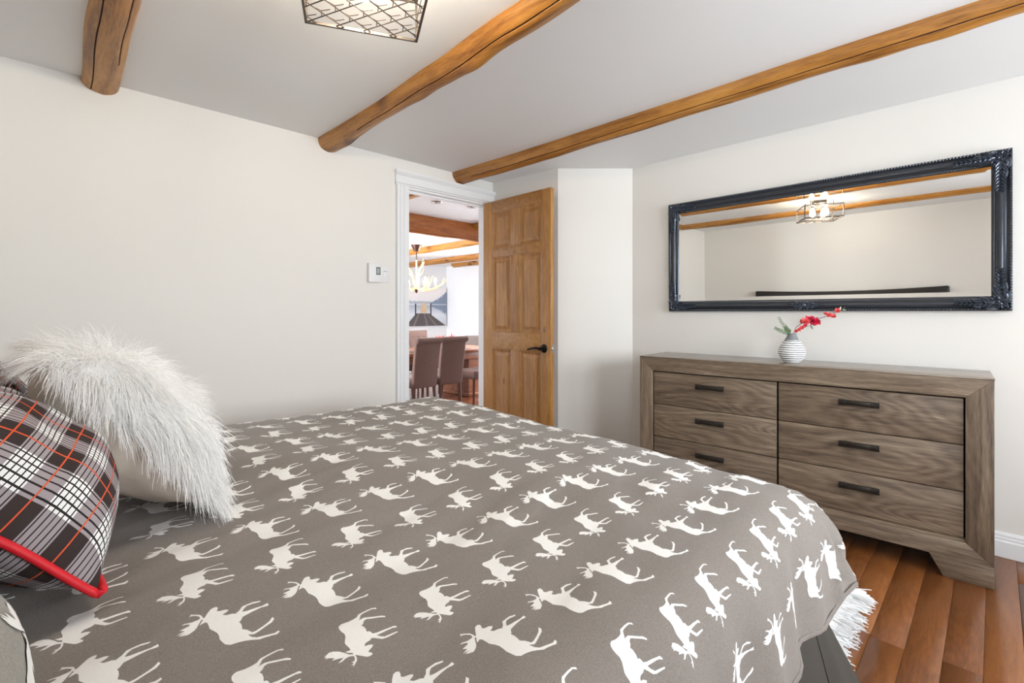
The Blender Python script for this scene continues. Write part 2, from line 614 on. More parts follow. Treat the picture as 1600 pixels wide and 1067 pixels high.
for k, (a, b_) in enumerate((W1, W2)):
    f = MB()
    f.box(a, b_, YB - 0.09, YB - 0.03, WZ[0], WZ[0] + 0.05).box(a, b_, YB - 0.09, YB - 0.03, WZ[1] - 0.05, WZ[1])
    f.box(a, a + 0.05, YB - 0.09, YB - 0.03, WZ[0] + 0.05, WZ[1] - 0.05).box(b_ - 0.05, b_, YB - 0.09, YB - 0.03, WZ[0] + 0.05, WZ[1] - 0.05)
    f.box((a + b_) / 2 - 0.025, (a + b_) / 2 + 0.025, YB - 0.085, YB - 0.035, WZ[0] + 0.05, WZ[1] - 0.05)
    wo = struct(f.obj('window_%d' % (k + 1), M['trim']))
    for p in (0, 1):
        x0 = a + 0.05 + p * ((b_ - a) / 2 - 0.025)
        x1 = x0 + (b_ - a) / 2 - 0.075
        MB().box(x0, x1, YB - 0.062, YB - 0.058, WZ[0] + 0.05, WZ[1] - 0.05).obj('pane', M['glass'], wo)


# baseboards: a stepped profile (distance from wall, height)
BBP = [(0, 0), (0.017, 0), (0.017, 0.072), (0.013, 0.078), (0.013, 0.088), (0.010, 0.092), (0.010, 0.102), (0.005, 0.113), (0, 0.113)]


def base_run(name, p, q, n):
    """p->q along a wall, n = unit normal into the room"""
    mb = MB()
    k = len(BBP)
    for e in (p, q):
        for d, z in BBP:
            mb.v.append((e[0] + n[0] * d, e[1] + n[1] * d, z + 0.0005))
    for i in range(k - 1):
        mb.face([i, i + 1, k + i + 1, k + i])
    mb.face(list(range(k)))
    mb.face(list(range(k, 2 * k))[::-1])
    return struct(mb.obj(name, M['trim']))


base_run('baseboard_right', (XW, YB), C, (-1, 0))
base_run('baseboard_diagonal', C, B, (-sqrt(0.5), -sqrt(0.5)))
base_run('baseboard_left', (XH, YL), (DX0 - 0.1, YL), (0, -1))
base_run('baseboard_head', (XH, YB), (XH, YL), (1, 0))

# door casing, jamb lining and stops
t = MB()
cx0 = DX0 - 0.098
for a, b_, d in ((cx0, cx0 + 0.018, 0.022), (cx0 + 0.018, cx0 + 0.03, 0.012), (cx0 + 0.03, cx0 + 0.042, 0.017), (cx0 + 0.042, cx0 + 0.060, 0.012), (cx0 + 0.060, cx0 + 0.072, 0.017), (cx0 + 0.072, DX0 + 0.003, 0.014)):
    t.box(a, b_, YL - d, YL, 0.0, DZ + 0.004)
t.obj('x', M['trim']).name = 'trim_1'
struct(bpy.data.objects['trim_1'])
t = MB().box(DX1 - 0.003, 2.742, YL - 0.016, YL, 0.0, DZ + 0.004)
struct(t.obj('trim_2', M['trim']))
t = MB()
prof = [(0, 0.0), (0.018, 0.0), (0.018, 0.008), (0.026, 0.013), (0.026, 0.022), (0.016, 0.027), (0.016, 0.066), (0.024, 0.074), (0.034, 0.088), (0.036, 0.094), (0.036, 0.101), (0, 0.101)]
hx0, hx1 = cx0 - 0.006, 2.752
k = len(prof)
for xx, sgn in ((hx0, -1), (hx1, 0)):
    for d, z in prof:
        t.v.append((xx + sgn * max(0, d - 0.016) * 0.5, YL - d, DZ + 0.002 + z))
for i in range(k):
    j = (i + 1) % k
    t.face([i, j, k + j, k + i])
t.face(list(range(k))[::-1])
t.face(list(range(k, 2 * k)))
struct(t.obj('trim_3', M['trim']))
t = MB()
t.box(DX0, DX0 + 0.012, YL, YL + TH, 0, DZ).box(DX1 - 0.012, DX1, YL, YL + TH, 0, DZ).box(DX0 + 0.012, DX1 - 0.012, YL, YL + TH, DZ - 0.012, DZ)
t.box(DX0 + 0.012, DX0 + 0.022, YL + 0.04, YL + 0.07, 0, DZ - 0.012).box(DX0 + 0.022, DX1 - 0.012, YL + 0.04, YL + 0.07, DZ - 0.026, DZ - 0.012)
struct(t.obj('trim_4', M['trim']))

# ------------------------------------------------------------------ six panel pine door, standing open
dr = bpy.data.objects.new('door_1', None)
COL.objects.link(dr)
struct(dr)
dr['label'] = 'honey pine six panel door standing open beside the doorway'
dr.location = (2.671, 2.966, 0)
dr.rotation_euler = (0, 0, R(-91.2))   # local x runs from the hinge to the free edge
DW, DH, DT = 0.735, 2.030, 0.036
# local: x 0..DW, y 0..DT (0 = face seen from the bed... towards -X world), z
ys = (0.0, 0.108, 0.325, 0.420, 0.642, DW)
zr = [(0.008, 0.23), (0.854 - 0.006, 0.978 + 0.006), (1.578, 1.656), (1.938, DH)]
pz = [(0.23, 0.848), (0.984, 1.578), (1.656, 1.938)]
for a, b_ in ((ys[0], ys[1]), (ys[4], ys[5])):
    MB().box(a, b_, -DT, 0, 0.008, DH).obj('stile', M['pine'], dr, bevel=0.002)
for a, b_ in zr:
    MB().box(ys[1], ys[4], -DT, 0, a, b_).obj('rail', M['pinex'], dr, bevel=0.0015)
for a, b_ in pz:
    MB().box(ys[2], ys[3], -DT, 0, a, b_).obj('mullion', M['pine'], dr, bevel=0.0015)
    for x0, x1 in ((ys[1], ys[2]), (ys[3], ys[4])):
        mb = MB()
        for side in (0, 1):
            def yy(d):
                return -DT / 2 + (DT / 2 - d) * (1 if side else -1)
            rings = [(0.0, 0.001), (0.004, 0.006), (0.010, 0.007), (0.017, 0.014), (0.023, 0.0145), (0.050, 0.005), (0.053, 0.005)]
            n0 = len(mb.v)
            for ins, d in rings:
                for px, pzz in ((x0 + ins, a + ins), (x1 - ins, a + ins), (x1 - ins, b_ - ins), (x0 + ins, b_ - ins)):
                    mb.v.append((px, yy(d), pzz))
            for i in range(len(rings) - 1):
                for j in range(4):
                    q = [n0 + i * 4 + j, n0 + i * 4 + (j + 1) % 4, n0 + (i + 1) * 4 + (j + 1) % 4, n0 + (i + 1) * 4 + j]
                    mb.face(q if not side else q[::-1])
            q = [n0 + (len(rings) - 1) * 4 + j for j in range(4)]
            mb.face(q if not side else q[::-1])
        mb.obj('panel', M['pine'], dr)
# lever handles on both faces, latch on the edge
hz, hx = 0.880, 0.672
for sgn, y0 in ((-1, -DT), (1, 0.0)):
    h = MB()
    T = Matrix.Translation((hx, y0, hz)) @ Matrix.Rotation(R(90) * (1 if sgn < 0 else -1), 4, 'X')
    q = MB().lathe([(0.0, 0.0), (0.031, 0.0), (0.031, 0.004), (0.027, 0.009), (0.018, 0.012), (0.012, 0.014), (0.011, 0.04), (0.013, 0.044), (0.0, 0.046)], sides=24)
    rose = q.obj('lever_handle', M['black'], dr, smooth=True, T=T)
    tb = MB()
    pts = [(hx, y0 + sgn * 0.042, hz), (hx - 0.03, y0 + sgn * 0.046, hz + 0.003), (hx - 0.07, y0 + sgn * 0.046, hz + 0.001), (hx - 0.105, y0 + sgn * 0.044, hz - 0.007), (hx - 0.125, y0 + sgn * 0.042, hz - 0.012)]
    tb.tube(pts, [0.011, 0.0095, 0.008, 0.008, 0.0065], 10)
    tb.obj('lever', M['black'], rose, smooth=True)
MB().box(DW, DW + 0.0015, -DT / 2 - 0.011, -DT / 2 + 0.011, hz - 0.03, hz + 0.03).obj('latch_plate', M['chrome'], dr)
MB().box(DW + 0.0015, DW + 0.010, -DT / 2 - 0.007, -DT / 2 + 0.007, hz - 0.009, hz + 0.009).obj('latch_bolt', M['chrome'], dr, bevel=0.002)
for z in (0.25, 1.02, 1.80):
    MB().tube([(-0.004, 0.004, z - 0.045), (-0.004, 0.004, z + 0.045)], 0.006, 8).obj('hinge', M['black'], dr)


# ------------------------------------------------------------------ log beams
def log_beam(name, ax, pts, ceil, mat, seed, cracks, knots=(), nseg=150, flat=False):
    """pts: list of (s, centre, half width, exposed depth) along axis ax (0 = x, 1 = y)"""
    rnd = random.Random(seed)
    mb = MB()
    NA = 40
    s0, s1 = pts[0][0], pts[-1][0]

    def at(s):
        for a, b_ in zip(pts[:-1], pts[1:]):
            if (s >= a[0]) == (s1 > s0) and (s <= b_[0]) == (s1 > s0) or s in (a[0], b_[0]):
                t_ = (s - a[0]) / (b_[0] - a[0])
                t_ = t_ * t_ * (3 - 2 * t_)
                return [a[i] + (b_[i] - a[i]) * t_ for i in (1, 2, 3)]
        return list(pts[-1][1:])
    # angular stations, refined at the cracks
    ang = [pi + pi * j / NA for j in range(NA + 1)]
    for c in cracks:
        ang += [c[0] - 0.07, c[0] - 0.034, c[0], c[0] + 0.034, c[0] + 0.07]
    ang = sorted(ang)
    K = len(ang)
    for i in range(nseg + 1):
        s = s0 + (s1 - s0) * i / nseg
        cc, hw, dp = at(s)
        for a in ang:
            nx = noise.noise(Vector((s * 2.3 + seed, cos(a) * 0.8, sin(a) * 0.8)))
            n2 = noise.noise(Vector((s * 7 + seed * 3, cos(a) * 2.2, sin(a) * 2.2)))
            k_ = 1 + 0.085 * nx + 0.028 * n2
            for ks, ka, kr in knots:
                dd = ((s - ks) / 0.09) ** 2 + ((a - ka) / 0.42) ** 2
                k_ += kr * math.exp(-dd)
            for c in cracks:
                wob = c[0] + 0.06 * noise.noise(Vector((s * 1.7, c[0], 5)))
                vis = min(1, max(0, (s - c[1]) * 6)) * min(1, max(0, (c[2] - s) * 6)) if c[1] < c[2] else 0
                d = abs(a - c[0])
                if d < 0.012:
                    k_ -= 0.24 * vis
                elif d < 0.04:
                    k_ -= 0.03 * vis
            z = ceil + dp * sin(a) * k_ + 0.002
            off = hw * cos(a) * k_
            # a crack wanders sideways with its neighbours
            p = (cc + off, s, z) if ax == 1 else (s, cc + off, z)
            mb.v.append(p)
    crk = [c[0] for c in cracks]
    for i in range(nseg):
        s = s0 + (s1 - s0) * (i + 0.5) / nseg
        for j in range(K - 1):
            am = (ang[j] + ang[j + 1]) / 2
            m_ = 0
            for c in cracks:
                if abs(am - c[0]) < 0.036 and c[1] < s < c[2]:
                    m_ = 1
            q = [i * K + j, i * K + j + 1, (i + 1) * K + j + 1, (i + 1) * K + j]
            mb.face(q if ax == 1 else q[::-1], m_)
    mb.face([j for j in range(K)][::-1])
    mb.face([nseg * K + j for j in range(K)])
    return mb.obj(name, [mat, M['crack']], smooth=True, angle=R(35))


g = 'log beams across the bedroom ceiling'
b1 = log_beam('log_beam', 1, [(YL + 0.005, 0.240, 0.070, 0.060), (2.3, 0.215, 0.068, 0.062), (1.4, 0.19, 0.056, 0.048), (YB, 0.15, 0.054, 0.044)], CZ, M['log'], 3, [(4.15, 2.0, 3.0), (5.35, 0.6, 2.6)])
tag(b1, 'honey log beam on the ceiling above the pillows, nearest the bed head', 'beam', g)
b2 = log_beam('log_beam', 1, [(YL + 0.005, 1.345, 0.072, 0.074), (2.3, 1.325, 0.056, 0.060), (1.75, 1.305, 0.064, 0.066), (1.25, 1.275, 0.066, 0.062), (0.6, 1.25, 0.054, 0.048), (YB, 1.22, 0.052, 0.045)], CZ, M['log'], 11, [(4.30, -1.0, 2.55), (5.2, 2.0, 2.9)], [(2.78, 5.2, 0.10), (1.52, 5.0, 0.20), (1.95, 5.3, 0.12), (1.2, 4.6, 0.10)])
tag(b2, 'thick knotty honey log beam on the ceiling beside the caged light, middle of the three', 'beam', g)
b3 = log_beam('log_beam', 1, [(YL + 0.005, 2.395, 0.072, 0.085), (2.2, 2.41, 0.066, 0.080), (1.2, 2.405, 0.062, 0.072), (0.3, 2.395, 0.058, 0.066), (YB, 2.39, 0.06, 0.066)], CZ, M['log'], 21, [(4.05, -0.4, 2.8), (4.75, 0.9, 1.9)], [(0.35, 5.0, 0.10), (0.12, 4.6, 0.12)])
tag(b3, 'long honey log beam on the ceiling between the doorway and the mirror', 'beam', g)

# ------------------------------------------------------------------ the bed
bed = thing('bed', 'king bed with black leather headboard under the moose print duvet', 'bed', (0, 0, 0))
MX0, MX1, MY0, MY1 = -0.41, 1.58, 0.44, 2.20
MB().box(MX0, MX1 - 0.03, MY0 + 0.03, MY1 - 0.03, 0.10, 0.33).obj('bed_base', M['skirt'], bed, bevel=0.01)
for lx in (MX0 + 0.1, MX1 - 0.15):
    for ly in (MY0 + 0.12, MY1 - 0.12):
        zl = 0.0142 if lx > 0.9 else 0.0
        MB().tube([(lx, ly, zl), (lx, ly, 0.11)], 0.03, 12).obj('leg', M['black'], bed, smooth=True)
MB().box(MX0, MX1 - 0.04, MY0 + 0.04, MY1 - 0.04, 0.33, 0.60).obj('mattress', M['white'], bed, bevel=0.05, seg=4)
hb = MB()
N = 24
poly = [(0.34, 0.05)] + [(2.26, 0.05)]
top = [(2.26 - 1.92 * i / N, 1.315 + 0.030 * (2 * i / N - 1) ** 2) for i in range(N + 1)]
hb.prism(poly + top, 0, -0.505, -0.425)
hb.obj('headboard', M['leather'], bed, bevel=0.018, seg=3)
# skirt: hangs from the base, with folds
path = []
for i in range(60):
    path.append((MX0 + (MX1 + 0.03 - MX0) * i / 59, MY0 - 0.03, (0, -1)))
for i in range(1, 24):
    a = -pi / 2 + pi / 2 * i / 24
    path.append((MX1 + 0.02 + 0.05 * cos(a), MY0 + 0.02 + 0.05 * sin(a), (cos(a), sin(a))))
for i in range(60):
    path.append((MX1 + 0.07, MY0 + 0.02 + (MY1 - MY0) * i / 59, (1, 0)))
for i in range(30):
    path.append((MX1 + 0.03 - 1.5 * i / 29, MY1 + 0.03, (0, 1)))
sk = MB()
NZ = 9


def skP(i, j):
    x, y, n = path[i]
    t_ = j / (NZ - 1)
    fold = 0.011 * sin(i * 0.9) + 0.008 * sin(i * 0.37 + 1)
    cor = math.exp(-((i - 71) / 14.0) ** 2)
    fold += 0.016 * cor * sin(i * 0.75)
    d = t_ * (0.02 + fold) + cor * (0.02 + 0.12 * t_)
    return (x + n[0] * d, y + n[1] * d, 0.345 - 0.305 * t_)


sk.grid(skP, len(path), NZ, flip=True)
so = sk.obj('bed_skirt', M['skirt'], bed, smooth=True, angle=R(80))

# ---- duvet: a flat cloth (with the print cut into it) laid over the mattress
IX, IY0, IY1 = 1.53, 0.475, 2.15     # flat top, inset by the edge radius
RR = 0.145
DROP_NEAR, DROP_FOOT, DROP_FAR = 0.38, 0.40, 0.44


def ztop(x, y):
    near = max(0.0, (1.9 - y) / 1.4)
    z = 0.683 - 0.062 * near ** 1.4 * (0.45 + 0.55 * max(0, min(1, x / 1.5)))
    # puffiness: rises a little a hand's width in from the edge
    z += 0.010 * noise.noise(Vector((x * 2.2, y * 2.2, 3.1)))
    z += 0.006 * noise.noise(Vector((x * 3 + y * 5, y * 9 - x * 5, 1.7)))
    # a soft crease across the bed and long streaks running down its length
    q = (x - 0.5) * 0.767 + (y - 1.62) * 0.642
    z += 0.020 * math.exp(-(q / (0.13 if q < 0 else 0.42)) ** 2) * (1 if x > 0 else max(0, 1 + x * 4))
    z += 0.0050 * noise.noise(Vector((x * 1.6, y * 13 - x * 2.6, 4.2)))
    z += 0.0016 * noise.noise(Vector((x * 6, y * 38 - x * 9, 8.2)))
    return z


def duvet(x, y):
    bx = min(x, IX)
    by = min(max(y, IY0), IY1)
    ex, ey = x - bx, y - by
    Ld = sqrt(ex * ex + ey * ey)
    z = ztop(bx, by)
    if Ld < 1e-9:
        return Vector((x, y, z))
    nx, ny = ex / Ld, ey / Ld
    th = atan2(ny, nx)
    corner = abs(sin(2 * th)) if (ex > 1e-6 and abs(ey) > 1e-6) else 0.0
    rr_ = RR + 0.050 * corner
    ph = min(Ld / rr_, pi / 2)
    hor = rr_ * sin(ph)
    dz = rr_ * (1 - cos(ph))
    rest = max(0.0, Ld - rr_ * pi / 2)
    ramp_ = min(1.0, max(0.0, Ld - 0.03) / 0.24)
    # folds
    al = x * 1.0 if abs(ey) > abs(ex) else y * 1.0
    f = 0.014 * sin(al * 17 + 1.3) + 0.008 * sin(al * 37)
    f = f * (1 - corner) + corner * (0.030 * sin(th * 16 + 0.4) + 0.010 * sin(th * 37 + 1))
    hor += f * ramp_ + rest * (0.10 + 0.42 * corner)
    dz += rest * (0.985 - 0.16 * corner)
    return Vector((bx + nx * hor, by + ny * hor, z - dz))




def outline(n=10):
    pts = [(-0.38, IY0 - DROP_NEAR), ]
    x1, y0, y1 = IX + DROP_FOOT, IY0 - DROP_NEAR, IY1 + DROP_FAR
    rc = 0.48
    m_ = 60
    for i in range(1, m_):
        pts.append((-0.38 + (x1 - rc + 0.38) * i / m_, y0))
    for i in range(n + 1):
        a = -pi / 2 + pi / 2 * i / n
        pts.append((x1 - rc + rc * cos(a), y0 + rc + rc * sin(a)))
    for i in range(1, m_):
        pts.append((x1, y0 + rc + (y1 - y0 - 2 * rc) * i / m_))
    for i in range(n + 1):
        a = pi / 2 * i / n
        pts.append((x1 - rc + rc * cos(a), y1 - rc + rc * sin(a)))
    for i in range(1, m_):
        pts.append((x1 - rc - (x1 - rc + 0.38) * i / m_, y1))
    pts.append((-0.38, y1))
    for i in range(1, 50):
        pts.append((-0.38, y1 + (y0 - y1) * i / 50))
    return pts


# the two moose of the print; outlines in view units (ox, oy, scale) that a flat-bed homography turns into cloth metres
MA = [(310,245),(330,220),(365,215),(395,235),(410,262),(450,262),(500,240),(550,235),(555,260),(535,297),(590,300),(650,278),(695,275),(700,235),(680,185),(712,160),(760,125),(848,100),(850,118),(780,145),(735,175),(735,210),(755,248),(800,232),(860,195),(930,155),(962,118),(1000,135),(985,150),(940,170),(880,225),(820,295),(840,340),(835,355),(880,370),(930,400),(975,438),(1050,440),(1140,458),(1170,435),(1200,370),(1215,315),(1200,265),(1245,280),(1260,320),(1235,375),(1215,430),(1190,475),(1115,490),(1200,512),(1270,512),(1340,485),(1440,445),(1455,410),(1490,425),(1490,460),(1440,478),(1370,510),(1330,535),(1250,545),(1170,560),(1090,590),(1030,625),(960,628),(890,605),(820,575),(760,530),(700,500),(640,485),(560,470),(510,440),(450,405),(410,400),(380,440),(362,400),(355,376),(332,376),(350,420),(375,470),(378,505),(360,550),(310,575),(330,545),(300,570),(250,580),(290,530),(215,578),(260,515),(195,520),(255,460),(245,440),(200,445),(150,462),(165,440),(240,418),(290,385),(300,368),(270,345),(200,335),(150,340),(128,355),(130,335),(108,322),(180,320),(250,322),(300,340),(340,362),(345,345),(325,300)]
MBt = [(862,790),(845,770),(790,765),(820,725),(855,690),(870,650),(800,658),(745,685),(735,665),(760,630),(820,590),(855,548),(930,548),(1015,552),(1080,530),(1150,490),(1265,425),(1255,415),(1160,460),(1060,510),(990,512),(930,502),(1000,465),(1100,410),(1180,370),(1255,352),(1245,335),(1205,333),(1150,360),(1050,405),(950,455),(870,485),(820,462),(775,475),(765,440),(735,405),(695,390),(725,350),(735,310),(775,280),(870,262),(980,238),(1072,228),(1070,210),(1010,208),(900,232),(800,250),(735,265),(690,290),(660,312),(675,270),(685,230),(730,195),(800,155),(870,118),(940,110),(930,92),(860,105),(780,145),(700,190),(655,215),(620,270),(560,310),(480,350),(380,385),(345,415),(332,445),(345,480),(380,510),(425,535),(440,580),(430,630),(425,680),(445,705),(490,735),(515,765),(480,780),(425,803),(480,808),(540,800),(555,822),(490,830),(430,818),(330,808),(240,815),(170,835),(140,865),(95,900),(130,895),(90,915),(140,910),(100,940),(165,915),(215,910),(260,905),(210,948),(270,925),(340,900),(395,885),(370,915),(310,972),(375,945),(430,895),(490,860),(560,845),(580,880),(570,920),(520,945),(565,945),(510,995),(555,970),(545,1010),(580,960),(610,910),(608,865),(580,828),(650,832),(770,838),(810,825)]


def moose(pts, ox, oy, sc, zb):
    out = []
    for px, py in pts:
        X_, Y_ = ox + px / sc, oy + py / sc
        d = (CAMZ - zb) * FPX / (Y_ - 488.0)
        u = (X_ - 800.0) / FPX
        out.append((d * (1 + u) / sqrt(2), d * (1 - u) / sqrt(2)))
    cx = (min(p[0] for p in out) + max(p[0] for p in out)) / 2
    cy = (min(p[1] for p in out) + max(p[1] for p in out)) / 2
    out = [(p[0] - cx, p[1] - cy) for p in out]
    if sum(a[0] * b_[1] - b_[0] * a[1] for a, b_ in zip(out, out[1:] + out[:1])) < 0:
        out = out[::-1]
    return out, (cx, cy)


mooseA, cA = moose(MA, 805, 895, 10, 0.655)
mooseB, cB = moose(MBt, 480, 945, 9.7, 0.665)
LSY, LSX = 0.1500, 0.1465
OUT = outline()


def lattice():
    res = []
    for k in range(-5, 16):
        a = (k % 2 == 0)
        pts = mooseA if a else mooseB
        cy = cA[1] + k * LSY + 0.008
        for j in range(-8, 12):
            cx = (cA[0] if a else cA[0] - 0.012) + j * LSX + 0.015
            res.append((pts, cx, cy))
    return res


def inside(x, y, pad=0.0):
    return -0.38 + pad < x < IX + DROP_FOOT - pad and IY0 - DROP_NEAR + pad < y < IY1 + DROP_FAR - pad


vin, fin = [], []
fin.append(list(range(len(OUT))))
vin += OUT
for pts, cx, cy in lattice():
    if not inside(cx, cy, -0.02):
        continue
    i0 = len(vin)
    vin += [(p[0] + cx, p[1] + cy) for p in pts]
    fin.append(list(range(i0, i0 + len(pts))))
STEP = 0.021
yy_ = IY0 - DROP_NEAR + STEP * 0.5
odd = 0
while yy_ < IY1 + DROP_FAR:
    xx_ = -0.38 + STEP * (0.5 if odd else 1.0)
    while xx_ < IX + DROP_FOOT - 0.004:
        vin.append((xx_, yy_))
        xx_ += STEP
    yy_ += STEP * 0.866
    odd ^= 1
rv, re_, rf, ov_, oe_, of_ = delaunay_2d_cdt([Vector(p) for p in vin], [], fin, 1, 1e-5, True)
mb = MB()
mb.v = [tuple(duvet(p.x, p.y)) for p in rv]
for f, src in zip(rf, of_):
    if 0 not in src:
        continue
    mb.face(list(f), 1 if len([s_ for s_ in src if s_ > 0]) % 2 == 1 else 0)
dv = mb.obj('duvet', [M['duvet'], M['print']], smooth=True, angle=R(170))
tag(dv, 'taupe grey duvet printed with white moose covering the bed', 'duvet')
# hem roll and the cream underside
hem = MB().tube([duvet(*p) for p in OUT], 0.006, 6, closed=True)
hem.obj('hem', M['duvet'], dv, smooth=True)
ln = MB()
NU, NV = 130, 150


def lnP(i, j):
    x = -0.37 + (IX + DROP_FOOT - 0.015 + 0.37) * i / (NU - 1)
    y = IY0 - DROP_NEAR + 0.012 + (IY1 + DROP_FAR - IY0 + DROP_NEAR - 0.024) * j / (NV - 1)
    # keep inside the rounded corners
    rc = 0.48
    x1, y0, y1 = IX + DROP_FOOT - 0.012, IY0 - DROP_NEAR + 0.012, IY1 + DROP_FAR - 0.012
    for cy in (y0 + rc, y1 - rc):
        if x > x1 - rc and (y < y0 + rc if cy < 1 else y > y1 - rc):
            dx, dy = x - (x1 - rc), y - cy
            l_ = sqrt(dx * dx + dy * dy)
            if l_ > rc:
                x, y = x1 - rc + dx / l_ * rc, cy + dy / l_ * rc
    p = duvet(x, y)
    e = 0.01
    a, b_ = duvet(x + e, y) - duvet(x - e, y), duvet(x, y + e) - duvet(x, y - e)
    n = a.cross(b_).normalized()
    return p - n * 0.012


ln.grid(lnP, NU, NV)
ln.obj('lining', M['cream'], dv, smooth=True, angle=R(170))


# ------------------------------------------------------------------ pillows
def pillow_P(u, v, w_, h_, t_, side, seed, pinch=0.06, wr=0.012, sag=0.0):
    """u, v in -1..1"""
    ou = u * (1 - pinch * (1 - v * v) ** 1.0 * 0.55 * abs(u) ** 2)
    ov = v * (1 - pinch * (1 - u * u) ** 1.0 * 0.55 * abs(v) ** 2)
    vs = v + sag * (1 - v * v)      # the filling sinks towards the lower edge
    th = max(0.0, (1 - abs(u) ** 2.6)) ** 0.62 * max(0.0, (1 - abs(vs) ** 2.6)) ** 0.62
    th *= 1 + 0.10 * noise.noise(Vector((u * 1.4 + seed, v * 1.4, side)))
    rim = min(1, 4 * min(1 - abs(u), 1 - abs(v)))
    z = side * t_ * th + wr * rim * noise.noise(Vector((u * 3.2 + seed, v * 3.2, 2 + side)))
    return Vector((ou * w_ / 2, ov * h_ / 2, z))


def frame_of(center, tilt, yaw, roll=0.0):
    """local x across the bed, local y up the leaning pillow, local z = front"""
    t_ = R(tilt)
    y_ = Vector((-cos(t_), 0, sin(t_)))
    z_ = Vector((sin(t_), 0, cos(t_)))
    x_ = y_.cross(z_)
    Mx = Matrix((x_, y_, z_)).transposed().to_4x4()
    return Matrix.Translation(center) @ Matrix.Rotation(R(yaw), 4, 'Z') @ Mx @ Matrix.Rotation(R(roll), 4, 'Z')


def pillow(name, label, cat, center, tilt, yaw, w_, h_, t_, mats, seed, N=40, rep=None, pipe=None, tb=None, group=None, roll=0.0, wr=0.012, pipe_name='piping', sag=0.0):
    """front mesh + back mesh as parts of one cushion"""
    root = thing(name, label, cat, group=group)
    T = frame_of(center, tilt, yaw, roll)
    root.matrix_world = T
    tb = tb or t_
    for side, nm, mt in ((1, 'front_panel', mats[0]), (-1, 'back_panel', mats[1])):
        mb = MB()
        tt = t_ if side > 0 else tb
        g_ = [sin(pi / 2 * (2 * i / N - 1)) for i in range(N + 1)]
        mb.grid(lambda i, j: pillow_P(g_[i], g_[j], w_, h_, tt, side, seed, wr=wr, sag=sag), N + 1, N + 1, flip=(side < 0))
        if rep:
            mb.uv = []
            for i in range(N + 1):
                for j in range(N + 1):
                    mb.uv.append(((g_[i] * w_ / 2 * 1.06) / rep + 0.13 * seed, (g_[j] * h_ / 2 * 1.06) / rep + 0.21))
        mb.obj(nm, mt, root, smooth=True, angle=R(170))
    if pipe:
        pts = []
        M_ = 30
        for a in range(4):
            for i in range(M_):
                q = sin(pi / 2 * (2 * i / M_ - 1))
                u, v = ((q, -1), (1, q), (-q, 1), (-1, -q))[a]
                p = pillow_P(u, v, w_, h_, 0, 1, seed)
                k = 1 + 0.006 / max(0.1, p.length)
                pts.append((p.x * k, p.y * k, 0.004 * sin(q * 5 + a * 2)))
        MB().tube(pts, 0.0062, 8, closed=True).obj(pipe_name, pipe, root, smooth=True, angle=R(170))
    return root


# ------------------------------------------------------------------ everything else follows
pl1 = pillow('tartan_pillow', 'near tartan pillow with red piping, leaning left of the white fur cushion', 'pillow',
             (-0.093, 1.225, 0.876), 45, 0, 0.47, 0.48, 0.152, (M['plaid'], M['plaid']), 1, tb=0.085, sag=0.32, rep=0.087, pipe=M['red'], group='tartan pillows on the bed', pipe_name='red_piping')
pl2 = pillow('tartan_pillow', 'tartan pillow behind the white fur cushion, farther across the bed', 'pillow',
             (-0.105, 1.80, 0.90), 54, 4, 0.52, 0.47, 0.11, (M['plaid'], M['plaid']), 2, tb=0.08, rep=0.087, pipe=M['red'], group='tartan pillows on the bed', pipe_name='red_piping')
sh1 = pillow('moose_pillow', 'grey moose print pillow at the near edge of the bed', 'pillow',
             (-0.162, 0.60, 0.865), 50, 0, 0.60, 0.44, 0.12, (M['sham'], M['sham']), 3)
# its print: the same moose as thin cloth patches that follow the pillow front
mbp = MB()
pls = []
for k in range(-3, 4):
    for j in range(-2, 3):
        pts = mooseA if k % 2 == 0 else mooseB
        # feet point down the pillow
        poly = [((p[1] + k * 0.150) / 0.30, (-(p[0]) + j * 0.147) / 0.22) for p in pts]
        if all(abs(a) < 0.985 and abs(b_) < 0.985 for a, b_ in poly):
            pls.append(poly)
pv, pf = [], []
for poly in pls:
    pf.append(list(range(len(pv), len(pv) + len(poly))))
    pv += poly
# outer border first, interior points so the patches bend with the pillow
nb = len(pv)
pv += [(-0.99, -0.99), (0.99, -0.99), (0.99, 0.99), (-0.99, 0.99)]
pf = [[nb, nb + 1, nb + 2, nb + 3]] + pf
a0 = -0.97
while a0 < 0.98:
    b0 = -0.97
    while b0 < 0.98:
        pv.append((a0, b0))
        b0 += 0.06
    a0 += 0.045
rv, re_, rf, ov_, oe_, of_ = delaunay_2d_cdt([Vector(p) for p in pv], [], pf, 1, 1e-6, True)
mbp.v = [tuple(pillow_P(p.x, p.y, 0.60, 0.44, 0.12, 1, 3) + Vector((0, 0, 0.0012))) for p in rv]
rf = [f for f, src in zip(rf, of_) if len(src) == 2]
mbp.f = [list(f) for f in rf]
mbp.m = [0] * len(rf)
mbp.obj('moose_print', M['print'], sh1, smooth=True, angle=R(170))
# plain pillows standing against the headboard carry the others
for yy0, lab in ((1.16, 'white sleeping pillow against the headboard behind the near tartan pillow'), (1.75, 'white sleeping pillow against the headboard behind the far tartan pillow')):
    pillow('sleeping_pillow', lab, 'pillow', (-0.315, yy0 + 0.02, 0.915), 82, 0, 0.50, 0.44, 0.05, (M['white'], M['white']), int(yy0 * 10), N=20, group='white pillows against the headboard')

